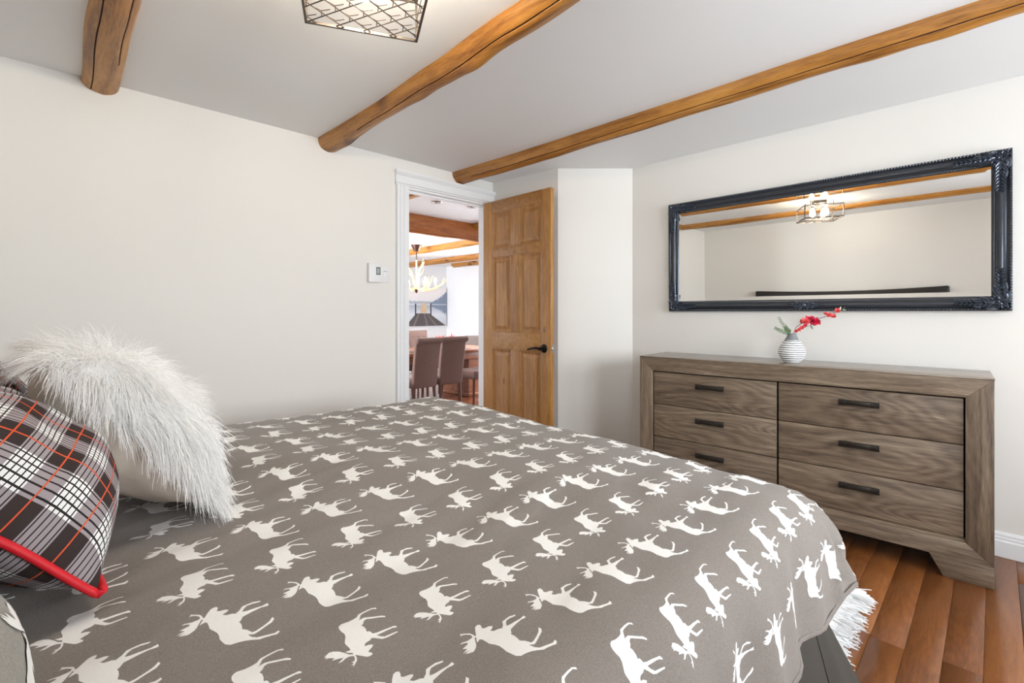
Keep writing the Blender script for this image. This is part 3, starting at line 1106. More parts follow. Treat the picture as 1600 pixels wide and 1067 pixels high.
# ---- shaggy white cushion
FW, FH, FT = 0.44, 0.42, 0.125
FC, FTILT, FYAW, FROLL = (0.153, 1.466, 0.872), 51, 2, 0
fur = pillow('fur_cushion', 'shaggy white fur cushion with a beige suede back leaning on the tartan pillows', 'cushion', FC, FTILT, FYAW, FW, FH, FT, (M['white'], M['beige']), 5, tb=0.11, roll=FROLL)
mf, nt, b = newmat('white_fur')
b.inputs['Base Color'].default_value = (0.96, 0.95, 0.935, 1)
b.inputs['Roughness'].default_value = 0.6
b.inputs['Sheen Weight'].default_value = 0.3
b.inputs['Subsurface Weight'].default_value = 0.0
b.inputs['Specular IOR Level'].default_value = 0.3
_tl = node(nt, 'ShaderNodeBsdfTranslucent')
_tl.inputs['Color'].default_value = (0.96, 0.95, 0.935, 1)
_ms = node(nt, 'ShaderNodeMixShader')
_ms.inputs[0].default_value = 0.35
nt.links.new(b.outputs[0], _ms.inputs[1])
nt.links.new(_tl.outputs[0], _ms.inputs[2])
nt.links.new(_ms.outputs[0], nt.nodes['Material Output'].inputs['Surface'])
M['fur'] = mf
TF = frame_of(FC, FTILT, FYAW, FROLL)
TI = TF.to_3x3().inverted()
down = TI @ Vector((0, 0, -1))
rnd = random.Random(5)


def nvec(p):
    return Vector((noise.noise(p), noise.noise(p + Vector((31.4, 7.7, 2.2))), noise.noise(p + Vector((-12.9, 19.1, 5.6)))))


hair = MB()
NH = 26000
clump = [(rnd.uniform(-1, 1), rnd.uniform(-1, 1), rnd.uniform(0, 6.28)) for _ in range(420)]
for _ in range(NH):
    u = rnd.uniform(-1, 1)
    v = rnd.uniform(-1, 1)
    if rnd.random() < 0.30:
        if rnd.random() < 0.5:
            u = rnd.choice((-1, 1)) * (1 - 0.12 * rnd.random() ** 2)
        else:
            v = rnd.choice((-1, 1)) * (1 - 0.12 * rnd.random() ** 2)
    p = pillow_P(u, v, FW, FH, FT, 1, 5)
    e = 0.02
    uu, vv_ = max(-1, min(1 - e, u)), max(-1, min(1 - e, v))
    a = pillow_P(uu + e, vv_, FW, FH, FT, 1, 5) - pillow_P(uu, vv_, FW, FH, FT, 1, 5)
    c = pillow_P(uu, vv_ + e, FW, FH, FT, 1, 5) - pillow_P(uu, vv_, FW, FH, FT, 1, 5)
    n = a.cross(c)
    n = n.normalized() if n.length > 1e-9 else Vector((0, 0, 1))
    outw = Vector((u ** 3, v ** 3, 0)) * 0.9
    # clumped combing direction
    cl = nvec(Vector((u * 2.4, v * 2.4, 0.3)))
    d = n * 0.42 + outw * 0.8 + cl * 0.75 + down * 0.25 + Vector((rnd.gauss(0, .20), rnd.gauss(0, .20), rnd.gauss(0, .12)))
    d.normalize()
    ln_ = rnd.uniform(0.045, 0.092)
    if _ % 3 == 0:
        ln_ = rnd.uniform(0.018, 0.04)
        d = (d * 0.5 + n * 0.35 + Vector((rnd.gauss(0, .5), rnd.gauss(0, .5), 0))).normalized()
    nseg = 8
    q = p - n * 0.002
    step = ln_ / nseg
    pts = [q.copy()]
    wv = rnd.uniform(0, 6.28)
    cu = Vector((rnd.gauss(0, 1), rnd.gauss(0, 1), rnd.gauss(0, 1))).normalized()
    cn = nvec(Vector((u * 5 + 9, v * 5, 2.0)))
    for i in range(nseg):
        d = d + down * 0.17 + cn * 0.42 * sin(i * 1.15) + cu * 0.26 * sin(wv + i * 1.5)
        d.normalize()
        q = q + d * step
        pts.append(q.copy())
    # keep strands outside the cushion body
    side = d.cross(cu)
    side = side.normalized() if side.length > 1e-6 else Vector((1, 0, 0))
    n0 = len(hair.v)
    r0 = rnd.uniform(0.0005, 0.0009)
    for i, q in enumerate(pts):
        r_ = r0 * (1 - 0.75 * (i / nseg) ** 2)
        hair.v += [tuple(q - side * r_), tuple(q + side * r_)]
    for i in range(nseg):
        hair.face([n0 + 2 * i, n0 + 2 * i + 1, n0 + 2 * i + 3, n0 + 2 * i + 2])
ho = hair.obj('fur', M['fur'], fur, smooth=True, angle=R(180))
ho['kind'] = 'stuff'

# ------------------------------------------------------------------ rug under the bed
rug = thing('shaggy_rug', 'white shaggy rug with a tasselled edge sticking out under the bed', 'rug', (0, 0, 0))
MB().box(0.95, 2.325, 0.40, 2.10, 0.0015, 0.014).obj('rug_base', M['white'], rug, bevel=0.004)
tas = MB()
rnd = random.Random(9)
for i in range(1700):
    if rnd.random() < 0.6:
        p = Vector((rnd.uniform(0.97, 2.32), 0.405 + rnd.random() * 0.03, 0.008))
        d = Vector((rnd.gauss(0, .35), -1, rnd.uniform(0.1, 0.7)))
    elif rnd.random() < 0.6:
        a = rnd.uniform(-pi / 2, 0)
        p = Vector((2.315, 0.415, 0.010))
        d = Vector((cos(a), sin(a), rnd.uniform(0.1, 0.8)))
    else:
        p = Vector((2.31 + rnd.random() * 0.02, rnd.uniform(0.405, 2.09), 0.008))
        d = Vector((1, rnd.gauss(0, .35), rnd.uniform(0.1, 0.7)))
    d.normalize()
    L_ = rnd.uniform(0.05, 0.10)
    pts = []
    q = p
    for k in range(6):
        pts.append(q.copy())
        d = (d + Vector((rnd.gauss(0, .12), rnd.gauss(0, .12), -0.22))).normalized()
        q = q + d * L_ / 5
        q.z = max(q.z, 0.003)
    s_ = Vector((-d.y, d.x, 0.3)).normalized()
    n0 = len(tas.v)
    for k, q in enumerate(pts):
        r_ = 0.0030 * (1 - 0.6 * k / 5)
        tas.v += [tuple(q - s_ * r_), tuple(q + s_ * r_), tuple(q + Vector((0, 0, r_ * 1.4)))]
    for k in range(5):
        a = n0 + 3 * k
        for j in range(3):
            j2 = (j + 1) % 3
            tas.face([a + j, a + j2, a + 3 + j2, a + 3 + j])
to = tas.obj('fringe', M['white'], rug, smooth=True, angle=R(60))
to['kind'] = 'stuff'

# ------------------------------------------------------------------ dresser
DRZ = 0.866
DRL, DRD = 1.590, 0.385
dres = thing('dresser', 'weathered grey brown six drawer dresser below the mirror', 'dresser', (2.806, 0.002, 0), R(2.5))
# local: y 0..L along the front (from the window side), x 0..D towards the wall, front face at x = 0
FB = 0.087      # frame border
RB = 0.086      # bottom of the frame
lipT = (0.0, DRD)
MB().box(-0.0025, DRD, -0.002, DRL + 0.002, DRZ - 0.006, DRZ).obj('top', M['dtop'], dres, bevel=0.0015)
FT1 = DRZ - 0.006
for y0, y1 in ((0, FB), (DRL, DRL - FB + 0.004)):     # stiles and top rail meet in mitres
    poly = [(y0, RB), (y1, RB + 0.078), (y1, DRZ - FB), (y0, FT1)]
    if y1 < y0:
        poly = poly[::-1]
    MB().prism(poly, 0, 0, 0.024).obj('stile', M['dwoodz'], dres, bevel=0.0015)
MB().prism([(FB, DRZ - FB), (DRL - FB + 0.004, DRZ - FB), (DRL, FT1), (0, FT1)], 0, 0, 0.024).obj('rail', M['dwood'], dres, bevel=0.0015)
# bottom rail with a sloping lip under the drawers
MB().prism([(0, RB), (DRL, RB), (DRL - FB + 0.004, RB + 0.078), (FB, RB + 0.078)], 0, 0, 0.024).obj('rail', M['dwood'], dres, bevel=0.0015)
MB().prism([(0.001, RB + 0.0775), (0.030, RB + 0.0775), (0.030, 0.176), (0.020, 0.176)], 1, FB, DRL - FB + 0.004).obj('lip', M['dwood'], dres)
for y0, y1 in ((0.0, 0.02), (DRL - 0.02, DRL)):
    MB().box(0.024, DRD, y0, y1, RB, DRZ - 0.022).obj('side_panel', M['dwoodz'], dres, bevel=0.002)
MB().box(0.045, DRD - 0.002, 0.02, DRL - 0.02, RB, DRZ - 0.03).obj('carcass', M['gap'], dres)
split = 0.807
zt, zb = DRZ - FB - 0.005, 0.176
dh = (zt - zb) / 3
hnum = 0
for col_, (y0, y1) in enumerate(((FB + 0.004, split - 0.003), (split + 0.003, DRL - FB))):
    for r_ in range(3):
        z1 = zt - dh * r_
        z0 = z1 - dh
        fr = MB().box(0.010, 0.034, y0 + 0.0018, y1 - 0.0018, z0 + 0.0020, z1 - 0.0020).obj('drawer', M['drawer'], dres, bevel=0.002)
        yc = (y0 + y1) / 2 + (0.008 if col_ == 0 else -0.004)
        zc = (z0 + z1) / 2 + 0.034
        h = MB()
        h.box(-0.020, -0.008, yc - 0.079, yc + 0.079, zc - 0.0125, zc + 0.0125)
        for s_ in (-1, 1):
            h.box(-0.009, 0.011, yc + s_ * 0.062 - 0.008, yc + s_ * 0.062 + 0.008, zc - 0.008, zc + 0.008)
            for k in range(5):
                yy1 = yc + s_ * (0.077 - 0.0065 * k)
                h.box(-0.0225, -0.010, yy1 - 0.0018, yy1 + 0.0018, zc - 0.0145, zc + 0.0145)
        h.obj('handle', M['handle'], fr, bevel=0.001, seg=1)
# bracket feet, splayed inner edge
for y0, sgn in ((0.0, 1), (DRL, -1)):
    for x0, x1 in ((-0.006, 0.022), (DRD - 0.03, DRD - 0.004)):
        poly = [(y0, 0.0), (y0 + sgn * 0.157, 0.0), (y0 + sgn * 0.203, RB), (y0, RB)]
        if sgn < 0:
            poly = poly[::-1]
        MB().prism(poly, 0, x0, x1).obj('foot', M['dwood'], dres, bevel=0.002)

# ------------------------------------------------------------------ vase and its stems
VX, VY = 2.965, 0.790
m, nt, b = newmat('striped_ceramic')
tc = node(nt, 'ShaderNodeTexCoord')
sp = node(nt, 'ShaderNodeSeparateXYZ')
nt.links.new(tc.outputs['Object'], sp.inputs[0])
nz = node(nt, 'ShaderNodeTexNoise')
nz.inputs['Scale'].default_value = 60
nt.links.new(tc.outputs['Object'], nz.inputs['Vector'])
ma = node(nt, 'ShaderNodeMath', operation='MULTIPLY_ADD')
ma.inputs[1].default_value = 0.005
nt.links.new(nz.outputs['Fac'], ma.inputs[0])
nt.links.new(sp.outputs[2], ma.inputs[2])
pp = node(nt, 'ShaderNodeMath', operation='MULTIPLY')
pp.inputs[1].default_value = 1 / 0.0118
nt.links.new(ma.outputs[0], pp.inputs[0])
fr = node(nt, 'ShaderNodeMath', operation='FRACT')
nt.links.new(pp.outputs[0], fr.inputs[0])
rp = ramp(nt, [(0.0, srgb(112, 116, 120)), (0.34, srgb(130, 132, 134)), (0.44, srgb(240, 240, 238)), (0.92, srgb(240, 240, 238)), (1.0, srgb(130, 132, 134))])
nt.links.new(fr.outputs[0], rp.inputs['Fac'])
nt.links.new(rp.outputs[0], b.inputs['Base Color'])
b.inputs['Roughness'].default_value = 0.5
M['vase'] = m
M['vneck'] = plain('grey_glaze', srgb(120, 124, 126), 0.5, bump=0.2, bscale=200)
vase = thing('vase', 'teardrop vase with white and grey stripes and a grey neck on the dresser', 'vase', (VX, VY, DRZ))
ctrl = [(0.0, 0.036), (0.004, 0.040), (0.015, 0.050), (0.03, 0.0600), (0.047, 0.0665), (0.062, 0.0670), (0.078, 0.063), (0.095, 0.054), (0.110, 0.0445), (0.122, 0.0365)]
prof = []
nst = 72
for i in range(nst + 1):
    z = 0.122 * i / nst
    for a_, b_ in zip(ctrl[:-1], ctrl[1:]):
        if a_[0] <= z <= b_[0] + 1e-9:
            t_ = (z - a_[0]) / (b_[0] - a_[0])
            r_ = a_[1] + (b_[1] - a_[1]) * t_
            break
    prof.append((r_ + 0.0010 * sin(2 * pi * (z + 0.0025) / 0.0118 - 1.6), z))
MB().lathe([(0, 0)] + prof, sides=40).obj('body', M['vase'], vase, smooth=True)
MB().lathe([(0.0365, 0.121), (0.031, 0.130), (0.026, 0.140), (0.0225, 0.150), (0.0215, 0.157), (0.020, 0.158), (0.018, 0.155), (0.019, 0.145), (0.0, 0.140)], sides=40).obj('neck', M['vneck'], vase, smooth=True)
M['stem'] = plain('brown_stem', srgb(92, 84, 66), 0.7)
M['leafg'] = plain('sage_leaf', srgb(86, 112, 70), 0.6, var=0.2, bscale=30)
M['leafp'] = plain('grey_green_leaf', srgb(126, 138, 112), 0.6, var=0.2, bscale=30)
M['petal'] = plain('crimson_petal', srgb(212, 44, 78), 0.6, var=0.2, bscale=60)
M['petal2'] = plain('coral_petal', srgb(226, 92, 92), 0.6, var=0.2, bscale=60)
M['bud'] = plain('cream_bud', srgb(240, 220, 205), 0.6)
rnd = random.Random(4)
# view-facing axes on the dresser: "to the right in the room" is -y (and a little +x)
RT = Vector((0.55, -0.83, 0)).normalized()
neck = Vector((VX, VY, DRZ + 0.150))


def leaf_mesh(mb, p, d, up, L_, W_, m=0, curl=0.2):
    d = d.normalized()
    s_ = d.cross(up)
    if s_.length < 1e-5:
        s_ = d.orthogonal()
    s_.normalize()
    n = s_.cross(d)
    n0 = len(mb.v)
    prof = [(0, 0.05), (0.25, 0.8), (0.5, 1.0), (0.75, 0.72), (1.0, 0.04)]
    for t_, w_ in prof:
        c = p + d * L_ * t_ - n * curl * L_ * t_ * t_
        mb.v += [tuple(c - s_ * W_ / 2 * w_ + n * 0.12 * W_ * w_), tuple(c - n * 0.06 * W_), tuple(c + s_ * W_ / 2 * w_ + n * 0.12 * W_ * w_)]
    for i in range(4):
        a = n0 + 3 * i
        mb.face([a, a + 1, a + 4, a + 3], m)
        mb.face([a + 1, a + 2, a + 5, a + 4], m)


def pt(r, h, f=0.0):
    """r to the right, h above the dresser, f towards the viewer"""
    return Vector((VX, VY, DRZ)) + RT * r + Vector((-0.83, -0.55, 0)) * f + Vector((0, 0, h))


br = thing('blossom_branch', 'crimson and coral blossom branch arching to the right out of the vase', 'flower', tuple(neck))
I3 = -neck
stem1 = [pt(0.0, 0.10), pt(0.006, 0.155), pt(0.02, 0.190), pt(0.05, 0.215), pt(0.09, 0.228), pt(0.135, 0.240), pt(0.185, 0.258), pt(0.235, 0.285), pt(0.262, 0.300)]
MB().tube([p + I3 for p in stem1], 0.0016, 6).obj('stem', M['stem'], br, smooth=True)
stem2 = [pt(0.0, 0.10), pt(0.010, 0.155), pt(0.03, 0.180), pt(0.055, 0.195), pt(0.085, 0.200)]
MB().tube([p + I3 for p in stem2], 0.0014, 6).obj('stem', M['stem'], br, smooth=True)


def blossom(p, r, mat, n=6, seed=0):
    rr = random.Random(seed)
    mb = MB()
    ax = Vector((rr.uniform(-.5, .2) - 0.5, rr.uniform(-.5, .3) - 0.3, rr.uniform(-.2, .8))).normalized()
    a = ax.orthogonal().normalized()
    c = ax.cross(a)
    for ring, (k, ln_, lift) in enumerate(((n, 1.0, 0.25), (n - 1, 0.72, 0.7), (3, 0.45, 1.4))):
        for i in range(k):
            an = 2 * pi * (i + 0.4 * ring) / k + rr.uniform(-.2, .2)
            d = (a * cos(an) + c * sin(an)) + ax * lift
            leaf_mesh(mb, p, d, ax, r * ln_ * rr.uniform(0.85, 1.15), r * 0.75 * ln_ ** 0.5, curl=-0.25)
    return mb.obj('blossom', mat, br, smooth=True, angle=R(100))


for i, (r_, h_, f_, s_, mt) in enumerate(((0.062, 0.222, 0.012, 0.025, 'petal2'), (0.080, 0.232, 0.004, 0.024, 'petal'), (0.098, 0.226, 0.010, 0.022, 'petal'), (0.118, 0.224, 0.006, 0.027, 'petal'), (0.048, 0.222, 0.0, 0.016, 'petal2'), (0.100, 0.244, 0.0, 0.014, 'petal'),
                                         (0.045, 0.188, 0.012, 0.016, 'petal2'), (0.030, 0.178, 0.012, 0.013, 'petal2'), (0.018, 0.172, 0.010, 0.012, 'petal2'), (0.060, 0.204, 0.012, 0.012, 'petal'),
                                         (0.178, 0.258, 0.006, 0.018, 'petal2'), (0.200, 0.250, 0.008, 0.019, 'petal2'), (0.165, 0.266, 0.0, 0.012, 'petal2'), (0.222, 0.281, 0.004, 0.018, 'petal2'))):
    blossom(pt(r_, h_, f_) + I3, s_, M[mt], seed=i)
mb = MB()
mb.tube([pt(0.232, 0.283) + I3, pt(0.237, 0.292) + I3, pt(0.241, 0.304) + I3], [0.002, 0.0038, 0.002], 8)
mb.obj('bud', M['bud'], br, smooth=True)
for r_, h_, d_, l_ in ((0.085, 0.205, (0.4, -0.5), 0.030), (0.092, 0.212, (0.8, -0.3), 0.028), (0.244, 0.287, (1, 0.0), 0.02), (0.07, 0.208, (-.2, -.6), 0.018)):
    mb = MB()
    leaf_mesh(mb, pt(r_, h_, 0.01) + I3, RT * d_[0] + Vector((0, 0, d_[1])), Vector((-0.8, -0.5, 0.3)), l_, l_ * 0.42)
    mb.obj('leaf', M['leafp'], br, smooth=True)
sg = thing('leaf_sprig', 'two small green leaf sprigs standing out to the left of the vase', 'plant', tuple(neck))
for tip, mats_ in ((pt(-0.066, 0.242), 'leafp'), (pt(-0.082, 0.186), 'leafg'), (pt(-0.03, 0.190), 'leafg')):
    a = pt(-0.003, 0.12)
    pts = [a, pt(-0.006, 0.158), a.lerp(tip, 0.55) + Vector((0, 0, 0.012)), tip]
    MB().tube([p + I3 for p in pts], 0.0012, 6).obj('stem', M['stem'], sg, smooth=True)
    nlf = 9
    for i in range(nlf):
        t_ = 0.42 + 0.58 * i / (nlf - 1)
        j = min(2, int(t_ * 3))
        p = pts[j].lerp(pts[j + 1], t_ * 3 - j)
        ax = (tip - pts[1]).normalized()
        for s_ in (-1, 1):
            mb = MB()
            perp = Vector((0, 0, 1)) - ax * ax.z
            d = ax * 0.75 + perp.normalized() * s_ * 0.9 + Vector((-0.8, -0.5, 0)) * rnd.uniform(-.3, .4)
            leaf_mesh(mb, p + I3, d, Vector((-0.8, -0.6, 0.2)), 0.017 * (1.15 - 0.5 * i / nlf), 0.0055)
            mb.obj('leaf', M[mats_ if i > 3 else 'leafg'], sg, smooth=True)

# ------------------------------------------------------------------ mirror
mir = thing('wall_mirror', 'long wall mirror in an ornate black frame above the dresser', 'mirror', (XW - 0.002, 0.785, 1.147))
mir.rotation_euler = (0, R(-0.62), 0)
# local: y -W/2..W/2, z 0..H, x negative = into the room
MWd, MHt = 1.683, 0.748
FWd = 0.070
fprof = [(0.0, 0.0), (0.0, 0.026), (0.005, 0.031), (0.010, 0.029), (0.012, 0.024), (0.016, 0.022), (0.024, 0.030), (0.033, 0.034), (0.040, 0.033), (0.046, 0.027), (0.050, 0.022), (0.054, 0.021), (0.057, 0.024), (0.062, 0.023), (0.066, 0.017), (0.070, 0.011), (0.070, 0.0)]


def ring(mb, prof, w_, h_):
    k = len(prof)
    n0 = len(mb.v)
    for ins, d in prof:
        for sy, sz in ((-1, 0), (1, 0), (1, 1), (-1, 1)):
            yv = sy * (w_ / 2 - ins)
            zv = ins if sz == 0 else h_ - ins
            mb.v.append((-d, yv, zv))
    for i in range(k - 1):
        for j in range(4):
            mb.face([n0 + i * 4 + j, n0 + (i + 1) * 4 + j, n0 + (i + 1) * 4 + (j + 1) % 4, n0 + i * 4 + (j + 1) % 4])


fm = MB()
ring(fm, fprof, MWd, MHt)
fm.obj('frame', M['frame'], mir, smooth=True, angle=R(50))
gm = MB()
BV = 0.022
iw, ih = MWd / 2 - FWd, FWd
gm.v = [(-0.010, -iw + BV, ih + BV), (-0.010, iw - BV, ih + BV), (-0.010, iw - BV, MHt - ih - BV), (-0.010, -iw + BV, MHt - ih - BV)]
gm.face([0, 3, 2, 1])
gm.obj('mirror_glass', M['mirror'], mir)
gb = MB()
bt = BV * math.tan(R(1.7))
gb.v = gm.v + [(-0.010 - bt, -iw, ih), (-0.010 - bt, iw, ih), (-0.010 - bt, iw, MHt - ih), (-0.010 - bt, -iw, MHt - ih)]
for j in range(4):
    j2 = (j + 1) % 4
    gb.face([j, j2, 4 + j2, 4 + j])
gb.obj('bevelled_edge', M['mirror'], mir)
MB().box(-0.006, 0.0, -MWd / 2 + 0.01, MWd / 2 - 0.01, 0.01, MHt - 0.01).obj('backing', M['gap'], mir)
bead = MB()


def bead_run(p, q, r, pitch, d, skew):
    p, q = Vector(p), Vector(q)
    n = int((q - p).length / pitch)
    dirv = (q - p).normalized()
    T = Matrix.Rotation(skew, 3, 'X')
    for i in range(n):
        c = p.lerp(q, (i + 0.5) / n)
        bead.ellipsoid((-d, c.y, c.z), r, r * 1.0 if abs(dirv.y) < .5 else r * 0.72, r * 0.72 if abs(dirv.y) < .5 else r * 1.0, T=T, nu=6, nv=4)


for ins, d, r, pitch in ((0.0060, 0.030, 0.0066, 0.0125), (0.0645, 0.019, 0.0038, 0.0078)):
    w2, z0, z1 = MWd / 2 - ins, ins, MHt - ins
    bead_run((0, -w2, z0), (0, w2, z0), r, pitch, d, 0.5)
    bead_run((0, -w2, z1), (0, w2, z1), r, pitch, d, 0.5)
    bead_run((0, -w2, z0), (0, -w2, z1), r, pitch, d, 0.5)
    bead_run((0, w2, z0), (0, w2, z1), r, pitch, d, 0.5)
bo = bead.obj('beading', M['frame'], mir, smooth=True)
bo['kind'] = 'stuff'


# acanthus ornaments: scrolls, curled leaves and berries in relief
def orn_leaf(mb, base, ang, L_, W_, h0, curl):
    """in the y,z plane of the mirror, rising towards the room"""
    n0 = len(mb.v)
    K = 7
    for i in range(K):
        t_ = i / (K - 1)
        an = ang + curl * t_
        # integrate roughly
        cy = base[0] + L_ * t_ * cos(ang + curl * t_ * 0.5)
        cz = base[1] + L_ * t_ * sin(ang + curl * t_ * 0.5)
        wd = W_ * (0.25 + sin(pi * min(1, t_ * 0.9 + 0.08))) * (1 - 0.35 * t_) * 0.6
        hh = h0 + 0.010 * sin(pi * (0.15 + 0.75 * t_))
        py, pz = -sin(an), cos(an)
        for s_, hx_ in ((-1, -0.006), (-0.5, 0.001), (0, -0.002), (0.5, 0.001), (1, -0.006)):
            mb.v.append((-(hh + hx_), cy + py * s_ * wd, cz + pz * s_ * wd))
    for i in range(K - 1):
        for j in range(4):
            a = n0 + i * 5 + j
            mb.face([a, a + 1, a + 6, a + 5])


def scroll(mb, c, r0, turns, start, h0, thick, sgn=1):
    pts, rad = [], []
    K = int(14 * turns)
    for i in range(K + 1):
        t_ = i / K
        r = r0 * (1 - 0.82 * t_)
        a = start + sgn * 2 * pi * turns * t_
        pts.append((-(h0 + 0.004 * t_), c[0] + r * cos(a), c[1] + r * sin(a)))
        rad.append(thick * (1 - 0.35 * t_))
    mb.tube(pts, rad, 7)
    mb.ellipsoid((-(h0 + 0.006), c[0], c[1]), thick * 1.2, thick * 1.2, thick * 1.2)


def corner_ornament(sy, sz):
    mb = MB()
    cy, cz = sy * (MWd / 2 - 0.034), (0.034 if sz < 0 else MHt - 0.034)
    iy, iz = -sy, (1 if sz < 0 else -1)     # directions along the two frame members, inwards

    def W(a, b_):
        return (cy + iy * a, cz + iz * b_)

    def ANG(a, b_):
        return atan2(iz * b_, iy * a)
    hnd = iy * iz
    for a, b_, dx, dz, L_, Wd, cu in ((-0.015, -0.015, 1, 1, 0.060, 0.024, 0.3), (0.0, 0.0, 1, 0.15, 0.085, 0.024, 0.5), (0.0, 0.0, 0.15, 1, 0.085, 0.024, -0.5),
                                      (0.05, -0.008, 1, -0.15, 0.070, 0.018, 0.5), (-0.008, 0.05, -0.15, 1, 0.070, 0.018, -0.5), (0.05, 0.016, 1, 0.2, 0.062, 0.016, -0.7), (0.016, 0.05, 0.2, 1, 0.062, 0.016, 0.7),
                                      (0.10, 0.012, 1, 0.1, 0.055, 0.014, -0.6), (0.012, 0.10, 0.1, 1, 0.055, 0.014, 0.6), (-0.02, 0.01, -0.2, 1, 0.055, 0.018, -0.6), (0.01, -0.02, 1, -0.2, 0.055, 0.018, 0.6)):
        orn_leaf(mb, W(a, b_), ANG(dx, dz), L_, Wd, 0.033, cu * hnd)
    for t_ in (0.030, 0.047, 0.064, 0.081, 0.098, 0.115, 0.132, 0.148):
        f_ = 1 - t_ / 0.19
        for sd in (-1, 1):
            orn_leaf(mb, W(t_, 0.002 + 0.006 * (1 - f_)), ANG(0.55, sd * 0.85), 0.018 + 0.022 * f_, 0.010 + 0.004 * f_, 0.036, -0.9 * sd * hnd)
            orn_leaf(mb, W(0.002 + 0.006 * (1 - f_), t_), ANG(sd * 0.85, 0.55), 0.018 + 0.022 * f_, 0.010 + 0.004 * f_, 0.036, 0.9 * sd * hnd)
    for k in range(7):
        an = 2 * pi * k / 7
        orn_leaf(mb, W(0.004 * cos(an), 0.004 * sin(an)), ANG(cos(an), sin(an)), 0.024, 0.012, 0.040, 0.4)
    for a, b_, r0, st in ((0.028, -0.014, 0.014, 0), (-0.014, 0.028, 0.014, 2), (0.075, -0.004, 0.011, 1), (-0.004, 0.075, 0.011, 3), (0.012, 0.012, 0.014, 1)):
        scroll(mb, W(a, b_), r0, 1.3, st, 0.037, 0.0034, hnd)
    for a, b_ in ((0.055, 0.006), (0.006, 0.055), (0.085, 0.010), (0.010, 0.085), (-0.018, -0.018), (0.034, 0.024), (0.024, 0.034), (0.115, 0.013), (0.135, 0.014), (0.150, 0.015), (0.013, 0.115), (0.014, 0.135), (0.165, 0.016)):
        mb.ellipsoid((-0.040, *W(a, b_)), 0.0052, 0.0052, 0.0052)
    return mb.obj('corner_ornament', M['frame2'], mir, smooth=True, angle=R(60))


for sy in (-1, 1):
    for sz in (-1, 1):
        corner_ornament(sy, sz)
mb = MB()
for s_ in (-1, 1):
    for k, (a, dz, L_, cu) in enumerate(((0.006, 0.5, 0.045, -0.8), (0.006, -0.5, 0.045, 0.8), (0.028, 0.35, 0.040, -0.9), (0.028, -0.35, 0.040, 0.9), (0.045, 0.0, 0.034, 0.3))):
        orn_leaf(mb, (s_ * a, 0.035), atan2(dz, s_), L_, 0.016, 0.034, cu * s_)
    scroll(mb, (s_ * 0.040, 0.048), 0.010, 1.2, 0, 0.038, 0.003, s_)
    scroll(mb, (s_ * 0.040, 0.022), 0.010, 1.2, 0, 0.038, 0.003, -s_)
    scroll(mb, (s_ * 0.018, 0.052), 0.008, 1.2, 0, 0.038, 0.003, s_)
    scroll(mb, (s_ * 0.018, 0.018), 0.008, 1.2, 0, 0.038, 0.003, -s_)
mb.ellipsoid((-0.038, 0, 0.035), 0.010, 0.012, 0.014, nu=12, nv=8)
for i in range(8):
    a = 2 * pi * i / 8
    mb.ellipsoid((-0.040, 0.015 * cos(a), 0.035 + 0.018 * sin(a)), 0.004, 0.004, 0.004)
mb.obj('centre_ornament', M['frame2'], mir, smooth=True, angle=R(60))

# ------------------------------------------------------------------ thermostat and dimmer on the door wall
th = thing('thermostat', 'white wall thermostat with a small grey display left of the doorway', 'thermostat', (1.650, YL, 1.342))
MB().box(-0.046, 0.046, -0.026, 0, 0.0, 0.130).obj('body', M['plastic'], th, bevel=0.005, seg=3)
MB().box(0.006, 0.038, -0.0275, -0.02, 0.052, 0.104).obj('display_border', M['lcdf'], th, bevel=0.002)
MB().box(0.011, 0.031, -0.0285, -0.02, 0.058, 0.098).obj('display', M['lcd'], th)
dm = thing('dimmer_switch', 'narrow white dimmer switch beside the thermostat', 'switch', (1.735, YL, 1.350))
MB().box(-0.034, 0.034, -0.006, 0, 0, 0.105).obj('plate', M['plastic'], dm, bevel=0.002)
MB().box(-0.015, 0.015, -0.010, -0.005, 0.020, 0.085).obj('paddle', M['plastic'], dm, bevel=0.002)
MB().box(-0.012, 0.012, -0.0115, -0.009, 0.070, 0.073).obj('slider_groove', M['lcdf'], dm)

# ------------------------------------------------------------------ caged ceiling light
CLA = R(63.5)
CS = 0.335
ax_ = Vector((cos(CLA), sin(CLA), 0))          # away from the camera
bx_ = Vector((sin(CLA), -cos(CLA), 0))         # to the right
front = Vector((0.7525, 1.423, 0))
ctr = front - ax_ * (CS / 2)
CB = 2.030
cl = thing('caged_ceiling_light', 'square pewter cage ceiling light with lit bulbs between the log beams', 'ceiling light', (ctr.x, ctr.y, CB), CLA - pi / 2)
# local: y away, x right, z 0 = bottom of the cage
CH = 0.135
h_ = CS / 2
fr = MB()
bt_ = 0.0075
for z in (0.0, CH - bt_):
    for s_ in (-1, 1):
        fr.box(-h_, h_, s_ * h_ - bt_ / 2, s_ * h_ + bt_ / 2, z, z + bt_)
        fr.box(s_ * h_ - bt_ / 2, s_ * h_ + bt_ / 2, -h_, h_, z, z + bt_)
for sx in (-1, 1):
    for sy in (-1, 1):
        fr.box(sx * h_ - bt_ / 2, sx * h_ + bt_ / 2, sy * h_ - bt_ / 2, sy * h_ + bt_ / 2, 0, CH)
fr.obj('frame', M['cage'], cl)


